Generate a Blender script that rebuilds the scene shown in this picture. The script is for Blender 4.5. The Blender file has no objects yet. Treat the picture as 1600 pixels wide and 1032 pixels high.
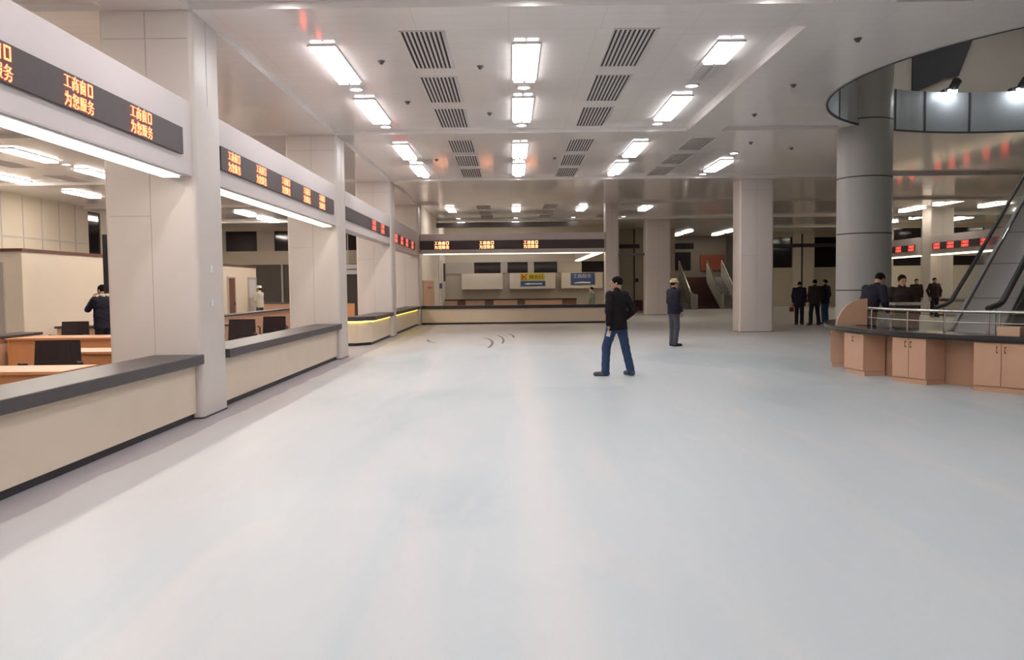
import bpy, math, random
import numpy as np
from mathutils import Vector, Matrix
random.seed(7)
D = bpy.data
SC = bpy.context.scene
COL = SC.collection
PI = math.pi

# ------------------------------------------------------------------ camera
FPX, CAMH, ROLL, PITCH = 1300.0, 1.6, 0.011, math.atan(69 / 1300.0)
Fw = Vector((0, math.cos(PITCH), -math.sin(PITCH)))
U0 = Vector((0, math.sin(PITCH), math.cos(PITCH)))
R0 = Vector((1, 0, 0))
Rv = R0 * math.cos(ROLL) - U0 * math.sin(ROLL)
Uv = U0 * math.cos(ROLL) + R0 * math.sin(ROLL)
cam_d = D.cameras.new('camera')
cam_d.sensor_fit = 'HORIZONTAL'; cam_d.sensor_width = 36.0
cam_d.lens = FPX / 1600.0 * 36.0
cam_d.clip_start = 0.05; cam_d.clip_end = 300
cam = D.objects.new('camera', cam_d); COL.objects.link(cam)
m3 = Matrix((Rv, Uv, -Fw)).transposed()
cam.matrix_world = Matrix.Translation((0, 0, CAMH)) @ m3.to_4x4()
SC.camera = cam

# ------------------------------------------------------------------ world + exposure
W = D.worlds.new('dim_hall_air'); SC.world = W; W.use_nodes = True
bg = W.node_tree.nodes['Background']
bg.inputs[0].default_value = (0.9, 0.85, 0.82, 1); bg.inputs[1].default_value = 0.05
SC.view_settings.view_transform = 'Standard'
SC.view_settings.look = 'None'
SC.view_settings.gamma = 1.0
SC.view_settings.use_curve_mapping = False
SC.view_settings.exposure = 0.46
LAMP_HALL = 10.0      # radiance of the tubes in the hall
LAMP_OFFICE = 32.0    # radiance of the tubes over the left office
LAMP_FAR = 8.0

# ------------------------------------------------------------------ materials
def mat(name, col, rough=0.5, spec=0.5, metal=0.0, var=0.05, scale=3.0, emit=None, es=0.0, bump=0.0, alpha=None, trans=0.0):
    m = D.materials.new(name); m.use_nodes = True
    nt = m.node_tree; b = nt.nodes['Principled BSDF']
    b.inputs['Roughness'].default_value = rough
    b.inputs['Specular IOR Level'].default_value = spec
    b.inputs['Metallic'].default_value = metal
    b.inputs['Base Color'].default_value = (*col, 1)
    if trans: b.inputs['Transmission Weight'].default_value = trans
    if emit:
        b.inputs['Emission Color'].default_value = (*emit, 1)
        b.inputs['Emission Strength'].default_value = es
    elif var > 0:
        tc = nt.nodes.new('ShaderNodeTexCoord'); n = nt.nodes.new('ShaderNodeTexNoise')
        n.inputs['Scale'].default_value = scale; n.inputs['Detail'].default_value = 5
        nt.links.new(tc.outputs['Object'], n.inputs['Vector'])
        mx = nt.nodes.new('ShaderNodeMix'); mx.data_type = 'RGBA'
        mx.inputs[6].default_value = (*[max(0, c * (1 - var)) for c in col], 1)
        mx.inputs[7].default_value = (*[min(1, c * (1 + var)) for c in col], 1)
        nt.links.new(n.outputs['Fac'], mx.inputs[0])
        nt.links.new(mx.outputs[2], b.inputs['Base Color'])
        if bump:
            bp = nt.nodes.new('ShaderNodeBump'); bp.inputs['Strength'].default_value = bump
            nt.links.new(n.outputs['Fac'], bp.inputs['Height']); nt.links.new(bp.outputs['Normal'], b.inputs['Normal'])
    return m

M = {}
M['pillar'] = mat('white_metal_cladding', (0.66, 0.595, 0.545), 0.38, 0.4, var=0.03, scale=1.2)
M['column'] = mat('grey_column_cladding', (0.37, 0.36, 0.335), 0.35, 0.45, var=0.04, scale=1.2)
M['fascia'] = mat('white_fascia_paint', (0.64, 0.575, 0.555), 0.45, 0.35, var=0.03, scale=1.0)
M['joint'] = mat('grey_joint_filler', (0.46, 0.42, 0.40), 0.7, var=0.05)
M['darkjoint'] = mat('dark_joint_gap', (0.07, 0.06, 0.07), 0.7, var=0.05)
M['counter'] = mat('cream_counter_board', (0.80, 0.67, 0.52), 0.40, 0.4, var=0.05, scale=2.0)
M['slab'] = mat('dark_grey_stone', (0.070, 0.058, 0.060), 0.42, 0.35, var=0.25, scale=40)
M['kick'] = mat('black_kickboard', (0.028, 0.026, 0.032), 0.5, var=0.2)
M['cream'] = mat('cream_wall_paint', (0.80, 0.70, 0.56), 0.7, 0.3, var=0.03, scale=1.0)
M['beige'] = mat('beige_panel_wall', (0.60, 0.53, 0.42), 0.6, 0.3, var=0.05, scale=1.0)
M['greywall'] = mat('grey_beige_wall', (0.50, 0.45, 0.39), 0.55, 0.35, var=0.05, scale=0.8)
M['darkglass'] = mat('dark_tinted_glass', (0.022, 0.017, 0.020), 0.07, 0.5, var=0.1)
M['greyglass'] = mat('dim_grey_glazing', (0.10, 0.085, 0.075), 0.25, 0.5, var=0.25, scale=0.7)
M['peach'] = mat('peach_wood_laminate', (0.64, 0.385, 0.25), 0.42, 0.4, var=0.06, scale=5)
M['orange'] = mat('orange_wood_laminate', (0.62, 0.28, 0.12), 0.38, 0.4, var=0.08, scale=5)
M['brown'] = mat('dark_brown_laminate', (0.17, 0.075, 0.05), 0.4, 0.4, var=0.1)
M['woodrec'] = mat('tan_wood_laminate', (0.52, 0.31, 0.195), 0.45, 0.4, var=0.08, scale=5)
M['chair'] = mat('dark_mesh_fabric', (0.045, 0.032, 0.032), 0.85, 0.2, var=0.25, scale=60, bump=0.3)
M['plastic'] = mat('black_plastic', (0.02, 0.02, 0.022), 0.4, var=0.1)
M['chrome'] = mat('brushed_steel', (0.62, 0.60, 0.56), 0.22, metal=1.0, var=0.05)
M['alu'] = mat('brushed_aluminium', (0.52, 0.50, 0.48), 0.35, metal=1.0, var=0.05)
M['blacktop'] = mat('polished_black_stone', (0.030, 0.026, 0.030), 0.16, 0.5, var=0.3, scale=30)
M['frame'] = mat('white_lamp_housing', (0.78, 0.77, 0.77), 0.3, var=0.02)
M['grille'] = mat('white_grille_metal', (0.66, 0.62, 0.60), 0.4, var=0.02)
M['grilleoff'] = mat('duct_dark', (0.035, 0.03, 0.035), 0.8, var=0.1)
M['tube'] = mat('tube_light_hall', (1, 1, 1), 0.5, emit=(1.0, 0.965, 0.985), es=LAMP_HALL)
M['tube_office'] = mat('tube_light_office', (1, 1, 1), 0.5, emit=(1.0, 0.90, 0.80), es=LAMP_OFFICE)
M['tube_far'] = mat('tube_light_far', (1, 1, 1), 0.5, emit=(1.0, 0.93, 0.78), es=LAMP_FAR)
M['tube_added_up'] = mat('added_light_upper', (1, 1, 1), 0.5, emit=(0.95, 0.97, 1.0), es=10.0)  # for the unseen lamps added upstairs
M['scuff'] = mat('scuff_rubber', (0.16, 0.15, 0.15), 0.7, var=0.3, scale=8)
M['tube_off'] = mat('tube_light_unlit', (0.62, 0.60, 0.60), 0.3, var=0.02)
M['down'] = mat('downlight_glow', (1, 1, 1), 0.5, emit=(1.0, 0.96, 0.95), es=22.0)
M['strip'] = mat('strip_light_white', (1, 1, 1), 0.5, emit=(1.0, 0.93, 0.86), es=4.5)
M['strip_warm'] = mat('strip_light_warm', (1, 1, 1), 0.5, emit=(1.0, 0.86, 0.56), es=3.0)
M['strip_yellow'] = mat('strip_light_yellow', (1, 1, 1), 0.5, emit=(1.0, 0.80, 0.10), es=5.0)
M['spot'] = mat('spot_glow', (1, 1, 1), 0.5, emit=(0.85, 0.93, 1.0), es=30.0)
M['led'] = mat('led_characters', (0.3, 0.02, 0.01), 0.5, emit=(1.0, 0.125, 0.05), es=5.0)
M['ledred'] = mat('led_characters_red', (0.3, 0.02, 0.01), 0.5, emit=(1.0, 0.075, 0.05), es=2.4)
M['ledfar'] = mat('led_characters_amber', (0.3, 0.05, 0.01), 0.5, emit=(1.0, 0.36, 0.15), es=4.5)
M['ledpanel'] = mat('led_panel_dark', (0.085, 0.066, 0.068), 0.5, 0.3, var=0.15, scale=30)
M['brownwall'] = mat('brown_grey_wall', (0.19, 0.15, 0.125), 0.6, var=0.08)
M['stair'] = mat('maroon_stair', (0.085, 0.030, 0.028), 0.6, var=0.2)
M['redboard'] = mat('orange_red_board', (0.24, 0.05, 0.025), 0.6, var=0.1)
M['rim'] = mat('pale_steel_panel', (0.52, 0.55, 0.57), 0.32, 0.5, metal=0.25, var=0.04)
M['truss'] = mat('grey_escalator_cladding', (0.40, 0.375, 0.375), 0.5, metal=0.1, var=0.06, scale=2)
M['rubber'] = mat('black_rubber', (0.012, 0.011, 0.013), 0.45, var=0.1)
M['glass'] = mat('clear_glass', (0.93, 0.97, 0.96), 0.02, 0.5, var=0, trans=1.0)
M['signyellow'] = mat('yellow_sign', (0.72, 0.56, 0.05), 0.5, var=0.04)
M['signblue'] = mat('blue_sign', (0.06, 0.10, 0.26), 0.5, var=0.06)
M['signred'] = mat('red_mark', (0.55, 0.10, 0.03), 0.5, var=0.04)
M['white'] = mat('white_paint', (0.82, 0.80, 0.77), 0.5, var=0.02)
M['sensor'] = mat('dark_sensor', (0.12, 0.105, 0.10), 0.5, var=0.1)
M['card'] = mat('tan_cardboard', (0.62, 0.40, 0.27), 0.7, var=0.05)
M['skin'] = mat('skin', (0.50, 0.29, 0.20), 0.55, 0.35, var=0.06, scale=20)
M['hair'] = mat('black_hair', (0.008, 0.007, 0.007), 0.75, 0.12, var=0.3, scale=60)
M['paper'] = mat('white_paper', (0.80, 0.80, 0.74), 0.7, var=0.03)

def ceiling_mat():
    m = D.materials.new('glossy_ceiling_panels'); m.use_nodes = True
    nt = m.node_tree; b = nt.nodes['Principled BSDF']; L = nt.links.new
    tc = nt.nodes.new('ShaderNodeTexCoord')
    br = nt.nodes.new('ShaderNodeTexBrick')
    br.inputs['Color1'].default_value = (0.86, 0.815, 0.785, 1); br.inputs['Color2'].default_value = (0.84, 0.795, 0.765, 1)
    br.inputs['Mortar'].default_value = (0.76, 0.72, 0.69, 1)
    br.inputs['Scale'].default_value = 1.0; br.inputs['Mortar Size'].default_value = 0.006
    br.inputs['Brick Width'].default_value = 1.2; br.inputs['Row Height'].default_value = 0.3
    br.offset = 0.0
    L(tc.outputs['Object'], br.inputs['Vector']); L(br.outputs['Color'], b.inputs['Base Color'])
    n = nt.nodes.new('ShaderNodeTexNoise'); n.inputs['Scale'].default_value = 0.9
    L(tc.outputs['Object'], n.inputs['Vector'])
    mr = nt.nodes.new('ShaderNodeMapRange'); mr.inputs[3].default_value = 0.07; mr.inputs[4].default_value = 0.13
    L(n.outputs['Fac'], mr.inputs[0]); L(mr.outputs[0], b.inputs['Roughness'])
    b.inputs['Specular IOR Level'].default_value = 0.5
    return m

def floor_mat():
    m = D.materials.new('dusty_film_covered_floor'); m.use_nodes = True
    nt = m.node_tree; b = nt.nodes['Principled BSDF']; L = nt.links.new
    N = nt.nodes.new
    tc = N('ShaderNodeTexCoord')
    sep = N('ShaderNodeSeparateXYZ'); L(tc.outputs['Object'], sep.inputs[0])
    def noise(scale, detail, mapscale=(1, 1, 1), dist=0.0):
        mp = N('ShaderNodeMapping'); mp.inputs['Scale'].default_value = mapscale
        L(tc.outputs['Object'], mp.inputs[0])
        n = N('ShaderNodeTexNoise'); n.inputs['Scale'].default_value = scale; n.inputs['Detail'].default_value = detail
        n.inputs['Distortion'].default_value = dist
        L(mp.outputs[0], n.inputs['Vector']); return n.outputs['Fac']
    def ramp(x, lo, hi):
        r = N('ShaderNodeMapRange'); r.interpolation_type = 'SMOOTHSTEP'
        r.inputs[1].default_value = lo; r.inputs[2].default_value = hi
        L(x, r.inputs[0]); return r.outputs[0]
    def mix(f, a, c, k=1.0):
        x = N('ShaderNodeMix'); x.data_type = 'RGBA'
        if isinstance(f, float): x.inputs[0].default_value = f
        else:
            mu = N('ShaderNodeMath'); mu.operation = 'MULTIPLY'; mu.inputs[1].default_value = k
            L(f, mu.inputs[0]); L(mu.outputs[0], x.inputs[0])
        for v, i in ((a, 6), (c, 7)):
            if isinstance(v, tuple): x.inputs[i].default_value = (*v, 1)
            else: L(v, x.inputs[i])
        return x.outputs[2]
    def math_(op, a, c):
        q = N('ShaderNodeMath'); q.operation = op
        for v, i in ((a, 0), (c, 1)):
            if isinstance(v, (int, float)): q.inputs[i].default_value = v
            else: L(v, q.inputs[i])
        return q.outputs[0]
    blue = mix(noise(0.55, 6, (1, 0.35, 1), 0.6), (0.50, 0.565, 0.59), (0.61, 0.65, 0.665))
    # dust dragged along the hall by feet and carts
    blue = mix(ramp(noise(1.4, 7, (1.0, 0.07, 1), 0.3), 0.48, 0.72), blue, (0.67, 0.655, 0.645), 0.65)
    blue = mix(ramp(noise(0.9, 5, (1.3, 0.10, 1), 0.5), 0.56, 0.74), blue, (0.43, 0.53, 0.57), 0.45)
    blue = mix(ramp(noise(0.33, 6, (1, 0.55, 1), 1.2), 0.50, 0.66), blue, (0.415, 0.50, 0.53), 0.55)
    blue = mix(ramp(noise(2.6, 8, (1, 0.25, 1), 0.8), 0.55, 0.75), blue, (0.66, 0.64, 0.64), 0.5)
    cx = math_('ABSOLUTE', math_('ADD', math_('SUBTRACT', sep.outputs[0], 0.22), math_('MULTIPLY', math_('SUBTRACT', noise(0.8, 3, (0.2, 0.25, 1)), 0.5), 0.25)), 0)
    blue = mix(ramp(math_('MULTIPLY', cx, -1.0), -0.34, 0.0), blue, (0.72, 0.69, 0.67), 0.42)  # pale streak: blurred reflection of the middle lamp row, painted into the floor
    # warm lamplight painted in on the left; warmer, darker tone at the far end
    xw = math_('ADD', sep.outputs[0], math_('MULTIPLY', noise(0.5, 4, (1, 0.4, 1)), 3.0))
    left = ramp(math_('MULTIPLY', xw, -1.0), 0.2, 2.6)
    col = mix(left, blue, (0.55, 0.505, 0.49), 0.85)
    yw = math_('ADD', sep.outputs[1], math_('MULTIPLY', noise(0.25, 4), 8.0))
    far = ramp(yw, 22.0, 30.0)
    col = mix(far, col, (0.50, 0.46, 0.42), 0.85)
    # bare strip beside the counter, where the film stops
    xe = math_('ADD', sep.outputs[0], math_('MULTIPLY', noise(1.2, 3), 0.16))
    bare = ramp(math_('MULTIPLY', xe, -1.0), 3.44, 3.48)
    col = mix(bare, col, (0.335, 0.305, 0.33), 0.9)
    spk = ramp(noise(38, 4), 0.62, 0.75)
    col = mix(spk, col, (0.42, 0.42, 0.42), 0.22)
    L(col, b.inputs['Base Color'])
    rr = N('ShaderNodeMapRange'); rr.inputs[3].default_value = 0.34; rr.inputs[4].default_value = 0.58
    L(noise(1.1, 5, (1, 0.2, 1)), rr.inputs[0]); L(rr.outputs[0], b.inputs['Roughness'])
    b.inputs['Specular IOR Level'].default_value = 0.38
    bp = N('ShaderNodeBump'); bp.inputs['Strength'].default_value = 0.06; bp.inputs['Distance'].default_value = 0.02
    L(noise(7, 4), bp.inputs['Height']); L(bp.outputs['Normal'], b.inputs['Normal'])
    return m
M['ceiling'] = ceiling_mat()
M['floor'] = floor_mat()

# ------------------------------------------------------------------ mesh helpers
class MB:
    def __init__(s, o=(0, 0, 0)):
        s.v = []; s.f = []; s.m = []; s.o = o
    def add(s, vs, fs, mi=0):
        b = len(s.v); o = s.o
        s.v += [(x - o[0], y - o[1], z - o[2]) for x, y, z in vs]
        s.f += [tuple(b + i for i in f) for f in fs]; s.m += [mi] * len(fs)
        return s
    def box(s, x0, x1, y0, y1, z0, z1, mi=0):
        vs = [(x, y, z) for z in (z0, z1) for y in (y0, y1) for x in (x0, x1)]
        return s.add(vs, [(0, 2, 3, 1), (4, 5, 7, 6), (0, 1, 5, 4), (2, 6, 7, 3), (0, 4, 6, 2), (1, 3, 7, 5)], mi)
    def prism(s, pts, z0, z1, mi=0):
        n = len(pts)
        vs = [(x, y, z0) for x, y in pts] + [(x, y, z1) for x, y in pts]
        fs = [tuple(range(n - 1, -1, -1)), tuple(range(n, 2 * n))] + [(i, (i + 1) % n, n + (i + 1) % n, n + i) for i in range(n)]
        return s.add(vs, fs, mi)
    def extr(s, poly, d):          # 3-D polygon extruded by a vector
        n = len(poly); d = Vector(d)
        vs = [tuple(p) for p in poly] + [tuple(Vector(p) + d) for p in poly]
        fs = [tuple(range(n - 1, -1, -1)), tuple(range(n, 2 * n))] + [(i, (i + 1) % n, n + (i + 1) % n, n + i) for i in range(n)]
        return s.add(vs, fs)
    def tube(s, pts, r, n=10, mi=0):
        pts = [Vector(p) for p in pts]; rings = []
        for i, p in enumerate(pts):
            t = (pts[min(i + 1, len(pts) - 1)] - pts[max(i - 1, 0)]).normalized()
            a = t.cross(Vector((0, 0, 1)))
            if a.length < 1e-3: a = t.cross(Vector((0, 1, 0)))
            a.normalize(); c = t.cross(a)
            rings.append([tuple(p + (a * math.cos(2 * PI * k / n) + c * math.sin(2 * PI * k / n)) * r) for k in range(n)])
        vs = [q for ring in rings for q in ring]; fs = []
        for i in range(len(pts) - 1):
            for k in range(n):
                fs.append((i * n + k, i * n + (k + 1) % n, (i + 1) * n + (k + 1) % n, (i + 1) * n + k))
        fs += [tuple(range(n - 1, -1, -1)), tuple(range((len(pts) - 1) * n, len(pts) * n))]
        return s.add(vs, fs, mi)
    def disc(s, c, r, z0, z1, n=24, mi=0, r1=None):
        r1 = r if r1 is None else r1
        vs = [(c[0] + r * math.cos(2 * PI * k / n), c[1] + r * math.sin(2 * PI * k / n), z0) for k in range(n)]
        vs += [(c[0] + r1 * math.cos(2 * PI * k / n), c[1] + r1 * math.sin(2 * PI * k / n), z1) for k in range(n)]
        fs = [tuple(range(n - 1, -1, -1)), tuple(range(n, 2 * n))] + [(i, (i + 1) % n, n + (i + 1) % n, n + i) for i in range(n)]
        return s.add(vs, fs, mi)
    def arc(s, c, r0, r1, a0, a1, z0, z1, n=40, mi=0):   # ring sector, angles in degrees
        A = [math.radians(a0 + (a1 - a0) * k / n) for k in range(n + 1)]
        vs = []
        for a in A:
            for r, z in ((r0, z0), (r1, z0), (r1, z1), (r0, z1)):
                vs.append((c[0] + r * math.cos(a), c[1] + r * math.sin(a), z))
        fs = []
        for k in range(n):
            b = 4 * k
            for j in range(4):
                fs.append((b + j, b + (j + 1) % 4, b + 4 + (j + 1) % 4, b + 4 + j))
        fs += [(3, 2, 1, 0), tuple(4 * n + j for j in range(4))]
        return s.add(vs, fs, mi)
    def mesh(s, name, mats):
        me = D.meshes.new(name); me.from_pydata(s.v, [], s.f)
        for k in (mats if isinstance(mats, (list, tuple)) else [mats]): me.materials.append(M[k] if isinstance(k, str) else k)
        if max(s.m or [0]): me.polygons.foreach_set('material_index', s.m)
        import bmesh
        b = bmesh.new(); b.from_mesh(me); bmesh.ops.recalc_face_normals(b, faces=b.faces); b.to_mesh(me); b.free()
        return me
    def obj(s, name, mats, parent=None, bevel=0.0, smooth=False):
        me = s.mesh(name, mats)
        o = D.objects.new(name, me); COL.objects.link(o)
        if parent: o.parent = parent
        if smooth:
            me.polygons.foreach_set('use_smooth', [True] * len(me.polygons))
            md = o.modifiers.new('edge_split', 'EDGE_SPLIT'); md.split_angle = math.radians(40)
        if bevel:
            md = o.modifiers.new('bevel', 'BEVEL'); md.width = bevel; md.segments = 2; md.limit_method = 'ANGLE'
        return o

def tag(o, label, cat, group=None):
    o['label'] = label; o['category'] = cat
    if group: o['group'] = group
    return o
def thing(name, label, cat, loc=(0, 0, 0), rz=0.0, group=None):
    o = D.objects.new(name, None); COL.objects.link(o)
    o.location = loc; o.rotation_euler = (0, 0, rz); o.empty_display_size = 0.1
    return tag(o, label, cat, group)
def struct(name, mb, mats, **k):
    o = mb.obj(name, mats, **k); o['kind'] = 'structure'; return o
def copy_tree(o, parent=None):
    c = o.copy(); COL.objects.link(c)
    if parent: c.parent = parent
    for ch in list(o.children): copy_tree(ch, c)
    return c
def rrect(x0, x1, y0, y1, r, n=4):
    pts = []
    for cx, cy, a in ((x1 - r, y1 - r, 0), (x0 + r, y1 - r, 90), (x0 + r, y0 + r, 180), (x1 - r, y0 + r, 270)):
        for k in range(n + 1):
            t = math.radians(a + 90.0 * k / n); pts.append((cx + r * math.cos(t), cy + r * math.sin(t)))
    return pts
ORD = ['first', 'second', 'third', 'fourth', 'fifth', 'sixth', 'seventh', 'eighth', 'ninth', 'tenth', 'eleventh', 'twelfth']

# ------------------------------------------------------------------ setting
ZC, ZB = 5.05, 4.96          # ceiling, beam soffits
XL, XR, YN, YF = -17.6, 36.0, -8.0, 62.0
AC, AR = (10.8, 14.7), 4.93   # round atrium: centre, radius
struct('floor', MB().box(XL, XR, YN, YF, -0.2, 0.0), 'floor')
mb = MB()
sq = (5.6, 16.0, 9.5, 19.9)
for (x0, x1, y0, y1) in ((XL, sq[0], YN, YF), (sq[1], XR, YN, YF), (sq[0], sq[1], YN, sq[2]), (sq[0], sq[1], sq[3], YF)):
    mb.add([(x0, y0, ZC), (x1, y0, ZC), (x1, y1, ZC), (x0, y1, ZC)], [(0, 3, 2, 1)])
n = 96; vs = []
for k in range(n):
    a = 2 * PI * k / n; ca, sa = math.cos(a), math.sin(a)
    t = 5.2 / max(abs(ca), abs(sa))
    vs += [(AC[0] + AR * ca, AC[1] + AR * sa, ZC), (AC[0] + t * ca, AC[1] + t * sa, ZC)]
mb.add(vs, [(2 * k, 2 * ((k + 1) % n), 2 * ((k + 1) % n) + 1, 2 * k + 1) for k in range(n)])
struct('ceiling', mb, 'ceiling')

ROWS = [2.0, 10.2, 18.5, 26.7, 34.5, 42.8, 51.0]
for r in ROWS:
    if r == 10.2: segs = ((XL, 5.6),)
    elif r == 18.5: segs = ((XL, 7.2),)
    elif r == 2.0: segs = ((XL, XR),)
    elif r == 34.5: segs = ((XL, -3.0), (4.6, XR))
    elif r == 51.0: segs = ((XL, 4.6), (16, XR))
    else: segs = ((XL, XR),)
    for x0, x1 in segs:
        struct('ceiling_beam', MB().box(x0, x1, r, r + 0.9, ZB, ZC), 'ceiling')
for a, b_ in zip(ROWS[:-1], ROWS[1:]):
    struct('ceiling_beam', MB().box(-4.85, -3.85, a + 0.9, b_, ZB, ZC), 'ceiling')
for y0, y1 in ((2.9, 10.2), (11.1, 18.5)):
    struct('ceiling_beam', MB().box(3.9, 4.65, y0, y1, ZB, ZC), 'ceiling')

# outer shell
struct('wall_rear', MB().box(XL, XR, YN - 0.2, YN, 0, ZC), 'greywall')
struct('wall_right', MB().box(XR, XR + 0.2, YN, YF, 0, ZC), 'greywall')
mb = MB()
mb.box(XL - 0.2, XL, YN, 34.85, 0, ZC); mb.box(XL - 0.2, XL, 35.9, YF, 0, ZC); mb.box(XL - 0.2, XL, 34.85, 35.9, 0, 3.1); mb.box(XL - 0.2, XL, 34.85, 35.9, 4.9, ZC)
wl = struct('wall_left', mb, 'beige')
mb = MB()
for y in (28.9, 30.2, 31.4, 32.6, 33.8): mb.box(XL, XL + 0.012, y - 0.03, y + 0.03, 2.0, ZC)
mb.box(XL, XL + 0.014, 24, 34.8, 3.51, 3.56)
mb.obj('panel_joint', 'joint', wl)
struct('window_1', MB().box(XL - 0.15, XL - 0.05, 34.85, 35.9, 3.1, 4.9), 'darkglass')
struct('wall_far', MB().box(XL, 10.2, YF, YF + 0.2, 0, ZC).box(15, XR, YF, YF + 0.2, 0, ZC).box(10.2, 15, YF, YF + 0.2, 0, 9), 'greywall')

# left office partition with two doors
mb = MB(); mb.box(-10.62, -10.5, 17.9, 34.3, 0, 2.46); mb.box(XL, -10.62, 17.9, 18.02, 0, 2.46)
pt = struct('wall_partition', mb, 'cream')
mb = MB(); mb.box(-10.66, -10.46, 17.86, 34.34, 2.46, 2.52); mb.box(XL, -10.66, 17.86, 18.06, 2.46, 2.52)
struct('trim_1', mb, 'brown')
def door(name, mats, x, y0, y1, z1):
    o = struct(name, MB().box(x, x + 0.04, y0, y1, 0, z1), mats)
    f = MB().box(x, x + 0.06, y0 - 0.06, y0, 0, z1 + 0.06).box(x, x + 0.06, y1, y1 + 0.06, 0, z1 + 0.06).box(x, x + 0.06, y0, y1, z1, z1 + 0.06)
    f.obj('door_frame', 'greywall', o); MB().box(x + 0.04, x + 0.09, y1 - 0.12, y1 - 0.07, 0.98, 1.1).obj('door_handle', 'chrome', o)
    return o
door('door_1', 'brown', -10.5, 30.8, 31.5, 2.0)
door('door_2', 'frame', -10.5, 33.2, 34.1, 2.0)
o = struct('door_3', MB().box(-11.9, -10.95, 17.86, 17.9, 0, 2.15), 'beige')
MB().box(-10.95, -10.87, 17.84, 17.9, 0, 2.23).box(-11.98, -11.9, 17.84, 17.9, 0, 2.23).box(-11.9, -10.95, 17.84, 17.9, 2.15, 2.23).obj('door_frame', 'greywall', o)

# back facade behind the left office and behind the far counter (Y = 48)
YB = 48.0
mb = MB(); mb.box(XL, 6.0, YB, YB + 0.3, 2.97, 3.75); mb.box(XL, 6.0, YB, YB + 0.3, 4.9, ZC)
mb.box(-3.9, 6.0, YB, YB + 0.3, 3.75, 4.9)
mb.box(-4.4, 6.0, YB + 0.1, YB + 0.3, 0, 2.34)
struct('wall_back', mb, 'beige')
mb = MB()
for x0, x1 in ((-3.95, -2.15), (-0.62, -0.22), (0.95, 1.3), (2.65, 4.05)): mb.box(x0, x1, YB, YB + 0.3, 2.34, 2.97)
struct('trim_2', mb, 'greywall')
for i, (x0, x1) in enumerate(((-2.15, -0.62), (-0.22, 0.95), (1.3, 2.65), (4.05, 6.0))):
    struct('window_%d' % (i + 2), MB().box(x0, x1, YB + 0.15, YB + 0.2, 2.34, 2.97), 'darkglass')
struct('window_6', MB().box(XL, -4.4, YB + 0.15, YB + 0.2, 3.75, 4.9), 'darkglass')
mb = MB()
for x0, x1 in ((-17.6, -16.4), (-14.6, -13.6), (-8.2, -7.6)): mb.box(x0, x1, YB, YB + 0.3, 3.75, 4.9)
struct('trim_3', mb, 'greywall')
struct('window_7', MB().box(XL, -4.4, YB + 0.15, YB + 0.2, 0.0, 2.97), 'greyglass')
mb = MB()
for x in (-13.2, -11.4, -9.6, -7.8): mb.box(x - 0.05, x + 0.05, YB, YB + 0.15, 0, 2.97)
struct('trim_4', mb, 'greywall')
for i, (x0, x1) in enumerate(((-2.85, -0.5), (-0.1, 2.5), (2.85, 5.2))):
    tag(MB().box(x0, x1, YB - 0.5, YB + 0.1, 1.42, 2.32).obj('wall_panel', 'cream', bevel=0.01),
        ('blank cream hood panel on the back wall, left of the yellow sign', 'cream hood panel on the back wall that carries the yellow sign', 'cream hood panel on the back wall that carries the blue sign')[i], 'panel', 'cream panels over the back counter')

# side wall of the back office in line with the pillars
sw = struct('wall_side', MB().box(-4.0, -3.8, 35.4, YB, 0, ZC), 'cream')
MB().box(-3.8, -3.785, 43.55, 43.63, 0, ZC).box(-3.8, -3.785, 45.2, 45.25, 0.9, 3).obj('panel_joint', 'joint', sw)
o = struct('door_4', MB().box(-3.8, -3.76, 35.6, 40.6, 0.0, 1.88), 'peach')
MB().box(-3.76, -3.755, 37.4, 39.2, 1.52, 1.60).obj('door_mark', 'signred', o)
tag(MB().box(-3.8, -3.74, 44.0, 45.1, 1.5, 1.78).obj('wall_sign', 'signblue'), 'small blue notice on the pale side wall at the far left', 'sign')
tag(MB().box(-3.8, -3.72, 46.6, 47.2, 1.9, 2.9).obj('wall_screen', 'darkjoint'), 'narrow dark screen high on the far left side wall', 'screen')

# far right walls
mb = MB(); mb.box(4.6, 10.2, 52, 52.3, 0, ZC)
wb = struct('wall_back_right', mb, 'beige')
MB().box(6.5, 8.0, 51.97, 52, 3.85, 4.1).box(7.62, 7.7, 51.96, 52, 0, ZC).box(6.3, 6.36, 51.96, 52, 0, ZC).obj('panel_joint', 'darkjoint', wb)
tag(MB().box(7.75, 8.15, 51.75, 52, 0.0, 0.62).obj('wall_cabinet', 'stair', bevel=0.01), 'small dark red box at the foot of the far wall behind the hard hat man', 'cabinet')
tag(MB().box(7.72, 7.92, 51.93, 52, 1.75, 1.98).obj('call_box', 'darkjoint'), 'small black box on the far beige wall above the red box', 'box')
mb = MB(); mb.box(17.2, 22.6, 57, 57.3, 0, 2.64); mb.box(17.2, 22.6, 57, 57.3, 4.7, ZC)
wr = struct('wall_service', mb, 'beige')
MB().box(17.2, 22.6, 56.66, 56.7, 4.0, 4.25).box(19.7, 19.8, 56.66, 56.7, 0, 4.9).obj('panel_joint', 'darkjoint', wr)
struct('trim_8', MB().box(19.2, 20.6, 56.7, 56.98, 0, ZC), 'cream')
struct('window_8', MB().box(17.2, 19.2, 57.1, 57.15, 2.64, 4.7), 'darkglass')
struct('window_9', MB().box(20.6, 22.6, 57.1, 57.15, 2.64, 4.7), 'darkglass')
YR = 50.0
mb = MB(); mb.box(22.6, XR, YR, YR + 0.3, 0, 2.55); mb.box(22.6, XR, YR, YR + 0.3, 3.12, 4.0); mb.box(22.6, XR, YR, YR + 0.3, 4.8, ZC)
for x0, x1 in ((22.6, 22.9), (24.6, 25.6), (28.4, 29)): mb.box(x0, x1, YR, YR + 0.3, 2.55, 4.8)
struct('wall_office', mb, 'beige')
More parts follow.
